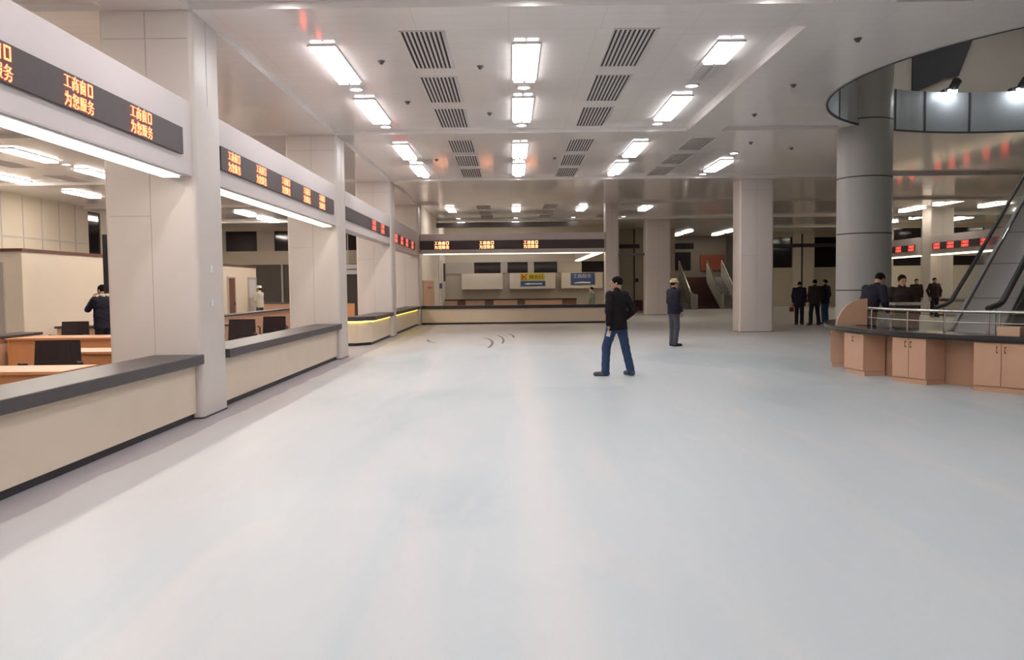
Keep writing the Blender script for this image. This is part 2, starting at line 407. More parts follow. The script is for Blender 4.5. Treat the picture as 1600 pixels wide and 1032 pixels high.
struct('window_10', MB().box(22.6, XR, YR + 0.15, YR + 0.2, 2.55, 3.12), 'darkglass')
struct('window_11', MB().box(22.6, XR, YR + 0.15, YR + 0.2, 4.0, 4.8), 'darkglass')
# stair hall: upper wall and dark opening
struct('wall_stair', MB().box(10.2, 15.6, 60.5, 60.8, 0, ZC), 'brownwall')
struct('window_12', MB().box(10.3, 13.0, 60.44, 60.5, 2.6, 3.9), 'darkglass')
struct('trim_5', MB().box(10.3, 13.2, 60.40, 60.5, 4.15, 4.55), 'darkglass')
tag(MB().box(13.7, 15.4, 60.36, 60.5, 2.55, 3.7).obj('wall_banner', 'redboard', bevel=0.01), 'orange-red board high on the wall beyond the far escalators', 'board')

# atrium rim, upper storey seen through the opening
rim = struct('wall_rim', MB().arc(AC, AR, AR + 0.05, 0, 360, ZC - 0.004, 5.98, n=96), 'rim')
mb = MB()
for a in (222, 200, 180, 160, 141, 122, 114, 104, 91, 75, 60, 45): 
    mb.arc(AC, AR - 0.012, AR + 0.01, a - 0.25, a + 0.25, ZC - 0.01, 5.98, n=2)
mb.arc(AC, AR - 0.02, AR + 0.01, 0, 360, ZC - 0.012, ZC + 0.03, n=96)
mb.obj('panel_joint', 'darkjoint', rim)
struct('ceiling_upper', MB().box(2, 24, 4, 25, 9.4, 9.6), 'greywall')
mb = MB(); mb.box(2, 24, 24.6, 24.8, 5.98, 9.4); mb.box(1.8, 2, 4, 25, 5.98, 9.4); mb.box(24, 24.2, 4, 25, 5.98, 9.4); mb.box(2, 24, 3.8, 4, 5.98, 9.4)
struct('wall_upper', mb, 'greywall')
p = [(11.72, 24.5, 7.05), (11.72, 24.5, 9.0), (13.6, 24.5, 9.0), (13.05, 24.5, 7.55), (12.7, 24.5, 7.5)]
struct('window_13', MB().extr(p, (0, 0.08, 0)), 'kick')  # black sheet standing in for the dark void of the upper storey
mb = MB(); mb.prism([(2, 4), (24, 4), (24, 9.4), (2, 9.4)], 5.8, 5.98); mb.prism([(2, 19.9), (24, 19.9), (24, 24.6), (2, 24.6)], 5.8, 5.98)
mb.prism([(2, 9.4), (5.5, 9.4), (5.5, 19.9), (2, 19.9)], 5.8, 5.98); mb.prism([(16.1, 9.4), (24, 9.4), (24, 19.9), (16.1, 19.9)], 5.8, 5.98)
struct('floor_upper', mb, 'greywall')
for i, (x, y) in enumerate(((10.2, 19.35), (11.75, 19.3))):
    t = thing('spot_lamp', ('bright spot lamp on the steel rim of the atrium, nearest the round column', 'spot lamp on the atrium rim at the right edge, farther from the round column')[i], 'lamp', (x, y, 5.98), group='spot lamps on the atrium rim')
    b = (x, y, 5.98)
    MB(b).box(x - 0.02, x + 0.02, y + 0.0, y + 0.45, 6.04, 6.08).box(x - 0.05, x + 0.05, y + 0.32, y + 0.5, 5.98, 6.08).obj('bracket', 'plastic', t)
    MB(b).tube([(x, y - 0.14, 6.16), (x, y + 0.03, 6.04)], 0.10, 14).obj('lamp_body', 'plastic', t, smooth=True)
    MB(b).disc((x, y + 0.06), 0.10, 5.93, 6.0, 16).obj('lamp_lens', 'spot', t, smooth=True)

# ------------------------------------------------------------------ pillars
def pillar(x0, x1, y0, y1, label, seams=True, z1=ZB):
    t = thing('square_pillar', label, 'pillar', ((x0 + x1) / 2, (y0 + y1) / 2, 0), group='square clad pillars')
    b = tuple(t.location)
    MB(b).prism(rrect(x0, x1, y0, y1, 0.06), 0.015, z1).obj('shaft', 'pillar', t, smooth=True)
    MB(b).prism(rrect(x0 - 0.004, x1 + 0.004, y0 - 0.004, y1 + 0.004, 0.06), 0, 0.02).obj('base_joint', 'darkjoint', t)
    if seams:
        m = MB(b); xm = (x0 + x1) / 2; ym = (y0 + y1) / 2; e = 0.003
        m.box(xm - 0.004, xm + 0.004, y0 - e, y0 + 0.01, 0.02, z1).box(xm - 0.004, xm + 0.004, y1 - 0.01, y1 + e, 0.02, z1)
        m.box(x0 + 0.06, xm, y0 - e, y0 + 0.01, 2.495, 2.503).box(x0 + 0.06, x1 - 0.06, y0 - e, y0 + 0.01, 4.62, 4.63)
        m.box(x1 - 0.01, x1 + e, ym - 0.004, ym + 0.004, 3.9, z1)
        m.obj('panel_joint', 'joint', t)
    return t
PL = {2.0: None}
labs = {2.0: 'white square pillar nearest the camera, beyond the left edge',
        10.2: 'large white square pillar in the left foreground with two switches',
        18.5: 'white square pillar second along the left counters',
        26.7: 'white square pillar third along the left counters, beside the yellow-lit counters',
        34.5: 'white square pillar at the far left corner where the counters turn'}
for r in ROWS[:5]:
    PL[r] = pillar(-4.95, -3.82, r, r + 0.9, labs[r])
pillar(7.45, 8.55, 27.2, 28.1, 'grey-white square pillar standing free in the middle of the hall', z1=ZC)
pillar(7.02, 8.3, 43.5, 44.4, 'grey-white square pillar farther back, behind the man in the hard hat', z1=ZC)
pillar(3.95, 4.5, 35.0, 35.6, 'slim square pillar at the right end of the far counter', z1=ZC)
pillar(5.7, 6.0, 46.4, 47.0, 'narrow pale pillar in front of the far beige wall', seams=False, z1=ZC)
pillar(19.8, 20.9, 39.4, 40.3, 'square pillar in the right-hand service line under red displays', z1=ZC)
for i, z in enumerate((1.86, 1.42)):
    tag(MB().box(-3.82, -3.808, 10.56, 10.65, z - 0.045, z + 0.045).obj('wall_switch', 'frame', bevel=0.004),
        ('upper white switch plate on the foreground pillar', 'lower white switch plate on the foreground pillar')[i], 'switch')
t = thing('wall_monitor', 'dark flat monitor hung on the far side of the foreground pillar', 'monitor', (-5.0, 10.4, 1.55))
MB((-5.0, 10.4, 1.55)).box(-5.115, -5.04, 10.45, 11.05, 1.56, 2.3).obj('screen_case', 'plastic', t, bevel=0.006)
MB((-5.0, 10.4, 1.55)).box(-5.04, -4.95, 10.6, 10.9, 1.8, 2.1).obj('bracket', 'alu', t)
# round column
RC = (8.0, 18.95); rr = 0.585
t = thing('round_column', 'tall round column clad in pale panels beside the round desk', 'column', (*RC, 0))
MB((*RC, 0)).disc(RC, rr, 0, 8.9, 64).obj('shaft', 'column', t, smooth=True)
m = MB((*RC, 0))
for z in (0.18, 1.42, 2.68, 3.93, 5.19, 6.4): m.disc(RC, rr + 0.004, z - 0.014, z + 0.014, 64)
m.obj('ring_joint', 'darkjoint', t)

# ------------------------------------------------------------------ LED messages
GLY = {'工': '000000007ffe0180018001800180018001800180018001800180ffff00000000', '商': '01000180ffff0c30043004607ffe62666c36781e67e66426642667e66006201c', '窗': '010001807ffe44221c1873063ffc3ffc320c37ec3e6c31cc336c3c0c3ffc3004', '口': '00003ffc3ffc300c300c300c300c300c300c300c300c300c300c3ffc3ffc0000', '为': '01001100090009007ffe3ffe030203020242066206320c0618063006603c403c', '您': '0800198013ff32027632d1b411361332123210e0018028842846680a4c1b07f0', '服': '00007cfe648264827c9e7c8064fe64fe7ca27ca64494449c449844bcdce30000', '务': '020006000ffc1818743003e007f0fc3f010003003ffc020406040c0c78584070'}
def glyph(mb, ch, x, z, s, w=None, y0=-0.006, y1=0.0):
    g = GLY[ch]; px = s / 16.0; pw = (w or s) / 16.0
    for r in range(16):
        row = int(g[4 * r:4 * r + 4], 16); k = 0
        while k < 16:
            if row >> (15 - k) & 1:
                e = k
                while e < 16 and row >> (15 - e) & 1: e += 1
                mb.box(x + k * pw, x + e * pw, y0, y1, z + s - (r + 1) * px + 0.1 * px, z + s - r * px - 0.1 * px); k = e
            else: k += 1
def message(w=0.50, h=0.30):
    mb = MB(); cw = w / 4; rh = h / 2
    for r, line in enumerate(('工商窗口', '为您服务')):
        for c, ch in enumerate(line):
            glyph(mb, ch, -w / 2 + c * cw + 0.008, h / 2 - (r + 1) * rh + 0.01, rh - 0.02, cw - 0.016)
    return mb
ME_NEAR = message(0.52, 0.30).mesh('led_message', 'led')
ME_RED = message(0.62, 0.30).mesh('led_message', 'ledred')
ME_FAR = message(0.64, 0.34).mesh('led_message', 'ledfar')
def led(label, loc, rz, length, msgs, me, h=0.31):
    """loc = centre of the face; local x runs along the display, local -y is its face"""
    t = thing('led_display', label, 'display', loc, rz, 'red character displays over the counters')
    MB().box(-length / 2, length / 2, 0.0, 0.03, -h / 2, h / 2).obj('display_panel', 'ledpanel', t, bevel=0.004)
    for s in msgs:
        o = D.objects.new('led_message', me); COL.objects.link(o); o.parent = t; o.location = (s, -0.001, 0)
    return t

# ------------------------------------------------------------------ left service line
XF = -3.86
bays = [(2.9, 10.2), (11.1, 18.5), (19.4, 26.7), (27.6, 34.5)]
where = ['in the left foreground', 'between the first two pillars', 'between the second and third pillars', 'between the last two pillars']
msgY = [[3.75, 5.0, 6.25, 7.5, 8.75], [11.65, 12.9, 14.3, 15.75, 17.0], [23.4, 24.95], [27.85, 29.3, 30.7, 32.4]]
for i, (a, b_) in enumerate(bays):
    zb = 2.97 - (0.07 if i == 3 else 0)
    t = thing('fascia_beam', 'white fascia beam %s over the left counters' % where[i], 'beam', (XF, (a + b_) / 2, zb), group='fascia beams over the left counters')
    o = tuple(t.location)
    MB(o).box(-4.16, XF, a, b_, zb, 3.86).obj('beam_body', 'fascia', t, bevel=0.008)
    x0 = a + 0.03; x1 = b_ - 0.35
    if i == 3: x0, x1 = a + 0.03, 33.3
    led(['dark display with red characters in the left foreground, cut by the frame', 'dark display with five red messages between the first and second pillars', 'dark display half blank with two red messages near the third pillar', 'short display of red messages next to the far corner pillar'][i],
        (XF + 0.034, (x0 + x1) / 2, 3.34 - (0.11 if i == 3 else 0)), PI / 2, x1 - x0, [y - (x0 + x1) / 2 for y in msgY[i]], ME_NEAR if i < 2 else ME_RED, 0.31)
    if i < 2:
        s = thing('strip_light', ['bright white strip light under the foreground fascia', 'warm white strip light under the fascia between the first two pillars'][i], 'light', (-4.02, (a + b_) / 2, zb), group='strip lights under the fascia')
        o = tuple(s.location)
        MB(o).box(-4.11, -3.90, a + 0.05, b_ - 0.25, zb - 0.022, zb - 0.003).obj('lamp_housing', 'frame', s)
        MB(o).box(-4.10, -3.91, a + 0.06, b_ - 0.28, zb - 0.045, zb - 0.02).obj('light_tube', ['strip', 'strip_warm'][i], s)

def counter(label, y0, y1, ret=False, yellow=False):
    t = thing('service_counter', label, 'counter', (-4.1, (y0 + y1) / 2, 0), group='cream counters with dark stone tops')
    o = tuple(t.location); xp = -3.90
    if ret:     # the end turns the corner with a chamfer
        pan = [(xp, y1), (xp, y0 + 0.45), (xp - 0.35, y0), (-4.95, y0), (-4.95, y0 + 0.12), (xp - 0.4, y0 + 0.12), (xp - 0.12, y0 + 0.5), (xp - 0.12, y1)]
        top = [(-3.78, y1), (-3.78, y0 + 0.40), (xp - 0.30, y0 - 0.1), (-5.05, y0 - 0.1), (-5.05, y0 + 0.5), (-4.4, y0 + 0.55), (-4.4, y1)]
        kick = [(xp - 0.03, y1), (xp - 0.03, y0 + 0.45), (xp - 0.37, y0 + 0.03), (-4.93, y0 + 0.03), (-4.93, y0 + 0.1), (xp - 0.4, y0 + 0.1), (xp - 0.10, y0 + 0.5), (xp - 0.10, y1)]
        MB(o).prism(pan, 0.08, 0.68).obj('front_panel', 'counter', t)
        MB(o).prism(top, 0.68, 0.80).obj('counter_top', 'slab', t, bevel=0.01)
        MB(o).prism(kick, 0, 0.08).obj('kickboard', 'kick', t)
        if yellow:
            MB(o).prism([(xp + 0.03, y1 - 0.2), (xp + 0.03, y0 + 0.47), (xp - 0.32, y0 - 0.03), (-4.9, y0 - 0.03), (-4.9, y0 - 0.01), (xp - 0.33, y0 - 0.01), (xp + 0.01, y0 + 0.48), (xp + 0.01, y1 - 0.2)], 0.655, 0.678).obj('light_strip', 'strip_yellow', t)
    else:
        MB(o).box(xp - 0.12, xp, y0, y1, 0.08, 0.68).obj('front_panel', 'counter', t)
        MB(o).box(-4.40, -3.78, y0, y1, 0.68, 0.80).obj('counter_top', 'slab', t, bevel=0.01)
        MB(o).box(xp - 0.12, xp - 0.03, y0, y1, 0, 0.08).obj('kickboard', 'kick', t)
        if yellow:
            MB(o).box(xp + 0.01, xp + 0.03, y0 + 0.1, y1 - 0.2, 0.655, 0.678).obj('light_strip', 'strip_yellow', t)
    return t
counter('cream counter with thick dark stone top in the left foreground', 2.92, 10.19)
counter('cream counter with dark top between the first and second pillars', 11.11, 18.49)
counter('cream counter with chamfered corner, lit yellow under its dark top', 22.7, 26.69, ret=True, yellow=True)
counter('short cream counter lit yellow under its dark top near the far corner', 27.61, 34.49, yellow=True)
# far counter across the hall
t = thing('service_counter', 'long cream counter with black top across the far end of the hall', 'counter', (0, 35.0, 0), group='cream counters with dark stone tops')
o = tuple(t.location)
MB(o).box(-3.8, 3.95, 35.05, 35.17, 0.08, 0.66).obj('front_panel', 'counter', t)
MB(o).box(-3.8, 3.95, 34.95, 35.6, 0.66, 0.79).obj('counter_top', 'blacktop', t, bevel=0.01)
MB(o).box(-3.8, 3.95, 35.08, 35.17, 0, 0.08).obj('kickboard', 'kick', t)
t = thing('fascia_beam', 'white fascia beam spanning the far end of the hall', 'beam', (0, 35.1, 2.98), group='fascia beams over the far counter')
o = tuple(t.location)
MB(o).box(-3.8, 3.95, 35.0, 35.35, 2.98, 3.80).obj('beam_body', 'fascia', t, bevel=0.008)
MB(o).box(-3.7, 3.85, 35.2, 35.32, 2.95, 2.98).obj('light_strip', 'strip_warm', t)
led('long dark display with three messages over the far counter', (0.05, 34.962, 3.33), 0, 7.7, [-2.95, -1.07, 0.78], ME_FAR, 0.37)
t = thing('fascia_beam', 'fascia beam running back from the right end of the far counter', 'beam', (3.9, 42, 2.98), group='fascia beams over the far counter')
o = tuple(t.location)
MB(o).box(3.62, 3.95, 35.65, 47.6, 3.02, 3.8).obj('beam_body', 'fascia', t)
MB(o).box(3.64, 3.93, 35.7, 47.5, 2.97, 3.02).obj('light_tube', 'strip_warm', t)
struct('trim_7', MB().box(-3.8, 3.45, 42.55, 42.75, 4.60, 4.84), 'sensor')
struct('trim_6', MB().box(4.5, 6.4, 40.0, 40.12, 3.0, 3.1), 'darkjoint')
# back counter with alternating fronts
t = thing('back_counter', 'low back office counter of peach and brown boards behind the far counter', 'counter', (0, 46.2, 0))
o = tuple(t.location)
MB(o).box(-3.7, 3.6, 46.0, 46.9, 0.82, 0.88).obj('counter_top', 'blacktop', t)
xs = [-3.7, -3.0, -2.55, -1.5, -1.0, 0.3, 0.75, 2.8, 3.6]
for k in range(8):
    MB(o).box(xs[k] + 0.01, xs[k + 1] - 0.01, 46.1, 46.5, 0, 0.82).obj('front_board', ['peach', 'brown'][k % 2], t)
# signs at the back
def sign_text(mb, txt, x, z, s, y):
    for k, ch in enumerate(txt): glyph(mb, ch, x + k * s * 1.08, z, s, y0=y - 0.01, y1=y)
YS = YB - 0.5
t = thing('hanging_sign', 'yellow sign with red mark and dark characters above a blue arrow strip', 'sign', (1.2, YS, 1.85))
o = tuple(t.location)
MB(o).box(0.50, 1.88, YS - 0.03, YS, 1.90, 2.30).obj('yellow_board', 'signyellow', t)
m = MB(o); m.extr([(0.58, YS - 0.04, 2.24), (0.66, YS - 0.04, 2.24), (0.70, YS - 0.04, 2.13), (0.84, YS - 0.04, 2.24), (0.92, YS - 0.04, 2.24), (0.78, YS - 0.04, 2.10), (0.90, YS - 0.04, 1.95), (0.80, YS - 0.04, 1.95), (0.72, YS - 0.04, 2.06), (0.66, YS - 0.04, 1.95), (0.58, YS - 0.04, 1.95)], (0, 0.01, 0)); m.obj('red_mark', 'signred', t)
m = MB(o); sign_text(m, '服务口', 1.02, 1.97, 0.25, YS - 0.03); m.obj('sign_characters', 'kick', t)
MB(o).box(0.52, 1.92, YS - 0.03, YS, 1.58, 1.86).obj('blue_strip', 'signblue', t)
m = MB(o)
m.extr([(0.72, YS - 0.04, 1.70), (1.0, YS - 0.04, 1.77), (1.0, YS - 0.04, 1.74), (1.75, YS - 0.04, 1.74), (1.75, YS - 0.04, 1.67), (1.0, YS - 0.04, 1.67), (1.0, YS - 0.04, 1.63)], (0, 0.01, 0)); m.obj('white_arrow', 'white', t)
t = thing('hanging_sign', 'blue sign with pale characters over a white arrow, at the back', 'sign', (4.05, YS, 1.85))
o = tuple(t.location)
MB(o).box(3.38, 4.75, YS - 0.03, YS, 1.62, 2.30).obj('blue_board', 'signblue', t)
m = MB(o); sign_text(m, '工商服务', 3.52, 2.0, 0.24, YS - 0.03); m.obj('sign_characters', 'white', t)
m = MB(o); m.extr([(3.55, YS - 0.04, 1.74), (4.0, YS - 0.04, 1.80), (4.5, YS - 0.04, 1.78), (4.5, YS - 0.04, 1.70), (3.6, YS - 0.04, 1.70)], (0, 0.01, 0)); m.obj('white_arrow', 'white', t)
t = thing('hanging_sign', 'white hanging board with a dark line, deep in the left office', 'sign', (-9.2, 46, 2.3))
o = tuple(t.location)
MB(o).box(-9.7, -8.3, 46.0, 46.04, 2.34, 2.88).obj('white_board', 'white', t)
MB(o).box(-9.7, -8.3, 45.98, 46.0, 2.58, 2.63).obj('dark_line', 'kick', t)
MB(o).box(-9.02, -8.98, 46.0, 46.04, 2.88, ZC).obj('hanger', 'alu', t)

# ------------------------------------------------------------------ right service line
XS = 19.7
for i, (a, b_, ms) in enumerate(((30.5, 39.3, [38.6, 37.4, 36.2, 34.7, 33.4]), (40.4, 49.5, [43.9, 42.4, 41.05]))):
    t = thing('fascia_beam', ['fascia beam of the right-hand service line, nearer half by the escalator', 'fascia beam of the right-hand service line, half beside the round column'][i], 'beam', (XS, (a + b_) / 2, 2.8), group='fascia beams of the right-hand service line')
    o = tuple(t.location)
    MB(o).box(XS, XS + 0.3, a, b_, 2.86, 3.72).obj('beam_body', 'fascia', t)
    MB(o).box(XS + 0.02, XS + 0.22, a + 0.1, b_ - 0.1, 2.80, 2.86).obj('light_strip', 'strip_warm', t)
    led(['red message display on the right-hand service line behind the escalator handrail', 'red message display on the right-hand service line beside the round column'][i], (XS - 0.036, (a + b_) / 2, 3.23), -PI / 2, b_ - a - 0.6, [-(y - (a + b_) / 2) for y in ms], ME_RED, 0.32)
    t = thing('service_counter', ['cream counter under the right-hand displays, beyond the escalator', 'cream counter under the right-hand displays, beyond the round column'][i], 'counter', (XS + 0.3, (a + b_) / 2, 0), group='cream counters of the right-hand line')
    o = tuple(t.location)
    MB(o).box(XS + 0.1, XS + 0.22, a, b_, 0.08, 0.68).obj('front_panel', 'counter', t)
    MB(o).box(XS, XS + 0.6, a, b_, 0.68, 0.80).obj('counter_top', 'slab', t)
    MB(o).box(XS + 0.13, XS + 0.22, a, b_, 0, 0.08).obj('kickboard', 'kick', t)

# ------------------------------------------------------------------ ceiling lights
def light_proto(kind, off=0):
    mb = MB(); mb.box(-0.20, 0.20, 0, 2.1, -0.025, 0.0)
    fr = mb.mesh('lamp_housing', 'frame')
    tubes = []
    for ys in (0.03, 1.06):
        for xs in (-0.17, 0.02):
            tb = MB().prism([(xs, ys), (xs + 0.15, ys), (xs + 0.15, ys + 1.01), (xs, ys + 1.01)], -0.065, -0.025)
            tubes.append(tb)
    return fr, tubes
FR, TB = light_proto('x')
TUBES = {k: [tb.mesh('light_tube', k) for tb in TB] for k in ('tube', 'tube_office', 'tube_far', 'tube_off', 'tube_added_up')}
def ceiling_light(label, x, y, kind, group, mask=(1, 1, 1, 1)):
    t = thing('ceiling_light', label, 'light', (x, y, ZC), 0, group)
    o = D.objects.new('lamp_housing', FR); COL.objects.link(o); o.parent = t
    for k in range(4):
        o = D.objects.new('light_tube', TUBES[kind if mask[k] else 'tube_off'][k]); COL.objects.link(o); o.parent = t
    return t
ME_RING = None
def downlight(label, x, y, group, lit='down', z=ZC):
    global ME_RING
    t = thing('downlight', label, 'light', (x, y, z), 0, group)
    if ME_RING is None:
        ME_RING = MB().arc((0, 0), 0.10, 0.13, 0, 360, -0.02, 0.0, n=24).mesh('trim_ring', 'frame')
        downlight.lens = {k: MB().disc((0, 0), 0.10, -0.012, -0.004, 24).mesh('lens', k) for k in ('down', 'tube_off')}
    for nm, me in (('trim_ring', ME_RING), ('lens', downlight.lens[lit])):
        o = D.objects.new(nm, me); COL.objects.link(o); o.parent = t
    return t
bayn = {2.9: 'overhead behind the first beam', 11.1: 'in the nearest bay', 19.4: 'in the second bay', 35.4: 'above the far counter', 43.7: 'above the back office'}
rows = {-2.66: 'left', 0.25: 'middle', 3.17: 'right'}
for b0 in (-5.3, 2.9, 11.1, 19.4, 35.4, 43.7):
    for x, rn in rows.items():
        for j, dy in enumerate((0.9, 4.3)):
            if b0 == 43.7 and (j or x > 1): continue
            if b0 >= 35 and j: continue
            mask = (1, 1, 1, 1)
            if b0 == 11.1 and x > 3 and j == 0: mask = (1, 1, 0, 0)
            nm = bayn.get(b0, 'overhead behind the camera')
            lab = '%s tube ceiling light of the %s row, %s' % (('nearer', 'farther')[j], rn, nm) if b0 < 35 else 'small bright tube ceiling light of the %s row, %s' % (rn, nm)
            if not all(mask): lab = 'half-lit tube ceiling light, nearer one of the right row in the nearest bay'
            ceiling_light(lab, x, b0 + dy, 'tube', 'tube lights of the hall ceiling', mask)
        for j, dy in enumerate((3.55, 6.95)):
            if b0 >= 35 and (j == 0 or b0 > 40): continue
            if b0 == 19.4 and x > 1 and j == 0: continue
            if b0 == -5.3: continue
            dd = dy if b0 != 2.9 or j == 0 else 7.05
            nm = bayn.get(b0)
            downlight('round downlight of the %s row, %s, %s' % (rn, ('between the two tube lights', 'close to the cross beam')[j], nm), x, b0 + dd, 'round downlights of the hall ceiling')
ceiling_light('lone tube ceiling light of the fourth row, toward the free-standing pillar', 6.05, 23.4, 'tube', 'tube lights of the hall ceiling')
downlight('round downlight just before the lone fourth-row tube light', 5.92, 22.2, 'round downlights of the hall ceiling')
downlight('round downlight just beyond the lone fourth-row tube light', 6.05, 26.35, 'round downlights of the hall ceiling')
ceiling_light('small tube ceiling light near the top of the distant square pillar', 6.05, 36.6, 'tube', 'tube lights of the hall ceiling')
downlight('round downlight left of the distant square pillar', 5.7, 42.3, 'round downlights of the hall ceiling')
for i, (x, y) in enumerate(((11.6, 54.0), (11.6, 57.0), (14.35, 54.0), (14.35, 57.0))):
    ceiling_light(['left nearer', 'left farther', 'right nearer', 'right farther'][i] + ' tube light over the far escalators', x, y, 'tube_far', 'tube lights over the far escalators')
for i, (x, y) in enumerate(((7.5, 8.0), (12.5, 8.0), (7.5, 13.0), (16.0, 13.0), (19.5, 17.0))):  # unseen lamps added to brighten the upper storey and rim
    o = ceiling_light('added unseen tube light of the upper storey, %s, above the atrium and out of frame' % ORD[i], x, y, 'tube_far', 'unseen tube lights added to the upper storey')
    o.location.z = 9.4
for i, x in enumerate((8.0, 11.5, 15.0)):  # unseen row added to brighten the upper back wall
    o = ceiling_light('added unseen upper storey tube light, %s in the row behind the atrium rim' % ORD[i], x, 20.3, 'tube_added_up', 'unseen tube lights added to the upper storey')
    o.location.z = 9.4
# left office
k = 0
for x, ys, lab in ((-12.15, (20.2, 23.7, 37.3, 40.6), 'in the office row nearer the hall'), (-15.25, (24.3, 28.8, 39.5), 'in the office row by the far wall'),
                   (-7.5, (-3, 3.8, 7.2, 12.0, 15.4, 20.3, 23.7, 28.5, 32), 'added unseen above the left fascia')):  # this last row is unseen, added to light the left office
    for j, y in enumerate(ys):
        ceiling_light('tube ceiling light, %s from the front, %s' % (ORD[j], lab), x, y, 'tube_office', 'tube lights of the left office')
downlight('downlight between two office tube lights, seen through the first opening', -12.1, 22.9, 'downlights of the left office')
downlight('downlight glowing at the office beam, seen through the first opening', -15.2, 26.45, 'downlights of the left office')
downlight('downlight at the office beam, seen through the second opening', -12.15, 42.5, 'downlights of the left office')
downlight('downlight at the pillar edge, seen through the second opening', -12.15, 34.3, 'downlights of the left office')
# right zone
for x, ys, lab in ((19.15, (35.6, 38.9, 46.5), 'above the right-hand displays'), (21.85, (33.2, 36.8, 43.5, 47.5), 'second row beyond the right-hand displays'),
                   (24.75, (35.2, 38.8, 45.0), 'third row beyond the right-hand displays'), (27.6, (37.5, 41.2), 'fourth row beyond the right-hand displays'), (30.7, (40.5, 44.5), 'last row at the far right')):
    for j, y in enumerate(ys):
        ceiling_light('warm tube ceiling light, %s from the front, %s' % (ORD[j], lab), x, y, 'tube_far', 'tube lights over the right-hand service area')

# grilles, sensors
def grille_meshes():
    L, w = 1.95, 0.62
    f = MB(); f.box(-w / 2, w / 2, 0, 0.03, -0.012, 0).box(-w / 2, w / 2, L - 0.03, L, -0.012, 0).box(-w / 2, -w / 2 + 0.02, 0.03, L - 0.03, -0.012, 0).box(w / 2 - 0.02, w / 2, 0.03, L - 0.03, -0.012, 0)
    s = MB(); nb = 9
    for k in range(nb):
        x = -w / 2 + 0.02 + (k + 1) * (w - 0.04) / (nb + 0.0) - 0.032
        s.box(x, x + 0.032, 0.03, L - 0.03, -0.010, -0.002)
    b = MB().box(-w / 2 + 0.02, w / 2 - 0.02, 0.03, L - 0.03, -0.002, 0)
    return (('grille_frame', f.mesh('grille_frame', 'grille')), ('louvres', s.mesh('louvres', 'grille')), ('duct', b.mesh('duct', 'grilleoff')))
GM = grille_meshes()
def grille(label, x, y):
    t = thing('air_grille', label, 'grille', (x, y, ZC), 0, 'slatted air grilles of the ceiling')
    for nm, me in GM:
        o = D.objects.new(nm, me); COL.objects.link(o); o.parent = t
gname = {-1.17: 'left grille row', 1.73: 'right grille row', 4.6: 'outer right grille row'}
for b0, nm in ((11.1, 'nearest bay'), (19.4, 'second bay'), (35.4, 'bay above the far counter')):
    for x, rn in gname.items():
        if x > 4 and b0 != 19.4 and b0 != 35.4: continue
        for j in range(3):
            grille('slatted air grille, %s of the %s, %s' % (ORD[j], rn, nm), x, b0 + 0.3 + 2.45 * j)
for x in (-1.17, 1.73): grille('faint slatted air grille of the %s, over the back office' % gname[x], x, 44.2)
for i, (x, y) in enumerate(((-6.6, 15.2), (-9.5, 22.6), (-9.5, 25.6), (-13.6, 21.5), (-13.6, 25.0))):
    grille(['slatted grille above the second fascia, office side', 'dark grille among the office lights, first', 'dark grille among the office lights, second', 'grille by the office far wall, first', 'grille by the office far wall, second'][i], x, y)
for i, (x, y) in enumerate(((-0.45, 13.25), (-0.4, 16.8), (-1.95, 12.9), (-1.9, 15.7), (1.2, 22.7), (4.95, 12.0), (4.95, 14.7), (5.0, 17.2), (6.9, 11.2), (5.9, 20.6), (7.2, 21.5), (-2.0, 22.8))):
    t = thing('smoke_detector', ['detector with a lip between the left grilles and the middle row', 'small detector farther along beside the middle row', 'small detector beside the first left tube light', 'small detector beside the second left tube light', 'small detector right of the second bay grilles', 'sprinkler-like sensor by the right row, nearest', 'sensor by the right row, second', 'sensor by the right row near the beam', 'sensor in the dim ceiling at the top right', 'sensor near the lone fourth-row light', 'sensor before the free-standing pillar', 'small detector by the second bay left light'][i], 'sensor', (x, y, ZC), 0, 'small ceiling sensors')
    MB().disc((0, 0), 0.055, -0.012, 0, 16).obj('base', 'sensor', t); MB().disc((0, 0), 0.025, -0.05, -0.012, 12, r1=0.04).obj('sensor_tip', 'sensor', t)

# ------------------------------------------------------------------ office furniture (left)
def desk(label, x0, x1, y0, y1, h=0.75, panel_y='near'):
    t = thing('office_desk', label, 'desk', ((x0 + x1) / 2, (y0 + y1) / 2, 0), group='orange wood office desks')
    o = tuple(t.location)
    MB(o).box(x0, x1, y0, y1, h - 0.035, h).obj('desk_top', 'orange', t, bevel=0.004)
    MB(o).box(x0 + 0.02, x0 + 0.05, y0 + 0.02, y1 - 0.02, 0, h - 0.035).obj('side_panel', 'orange', t)
    MB(o).box(x1 - 0.05, x1 - 0.02, y0 + 0.02, y1 - 0.02, 0, h - 0.035).obj('side_panel', 'orange', t)
    MB(o).box(x0 + 0.05, x1 - 0.05, y0 + 0.04, y0 + 0.07, 0.08, h - 0.035).obj('modesty_panel', 'orange', t)
    return t
desk('orange wood desk nearest, just behind the foreground counter', -7.2, -4.75, 8.75, 9.5)
desk('orange wood desk with tall front panel, behind the nearest chair', -9.15, -6.9, 15.0, 15.9)
t = desk('low orange return desk tucked beside the foreground pillar', -6.6, -5.1, 11.5, 12.3)
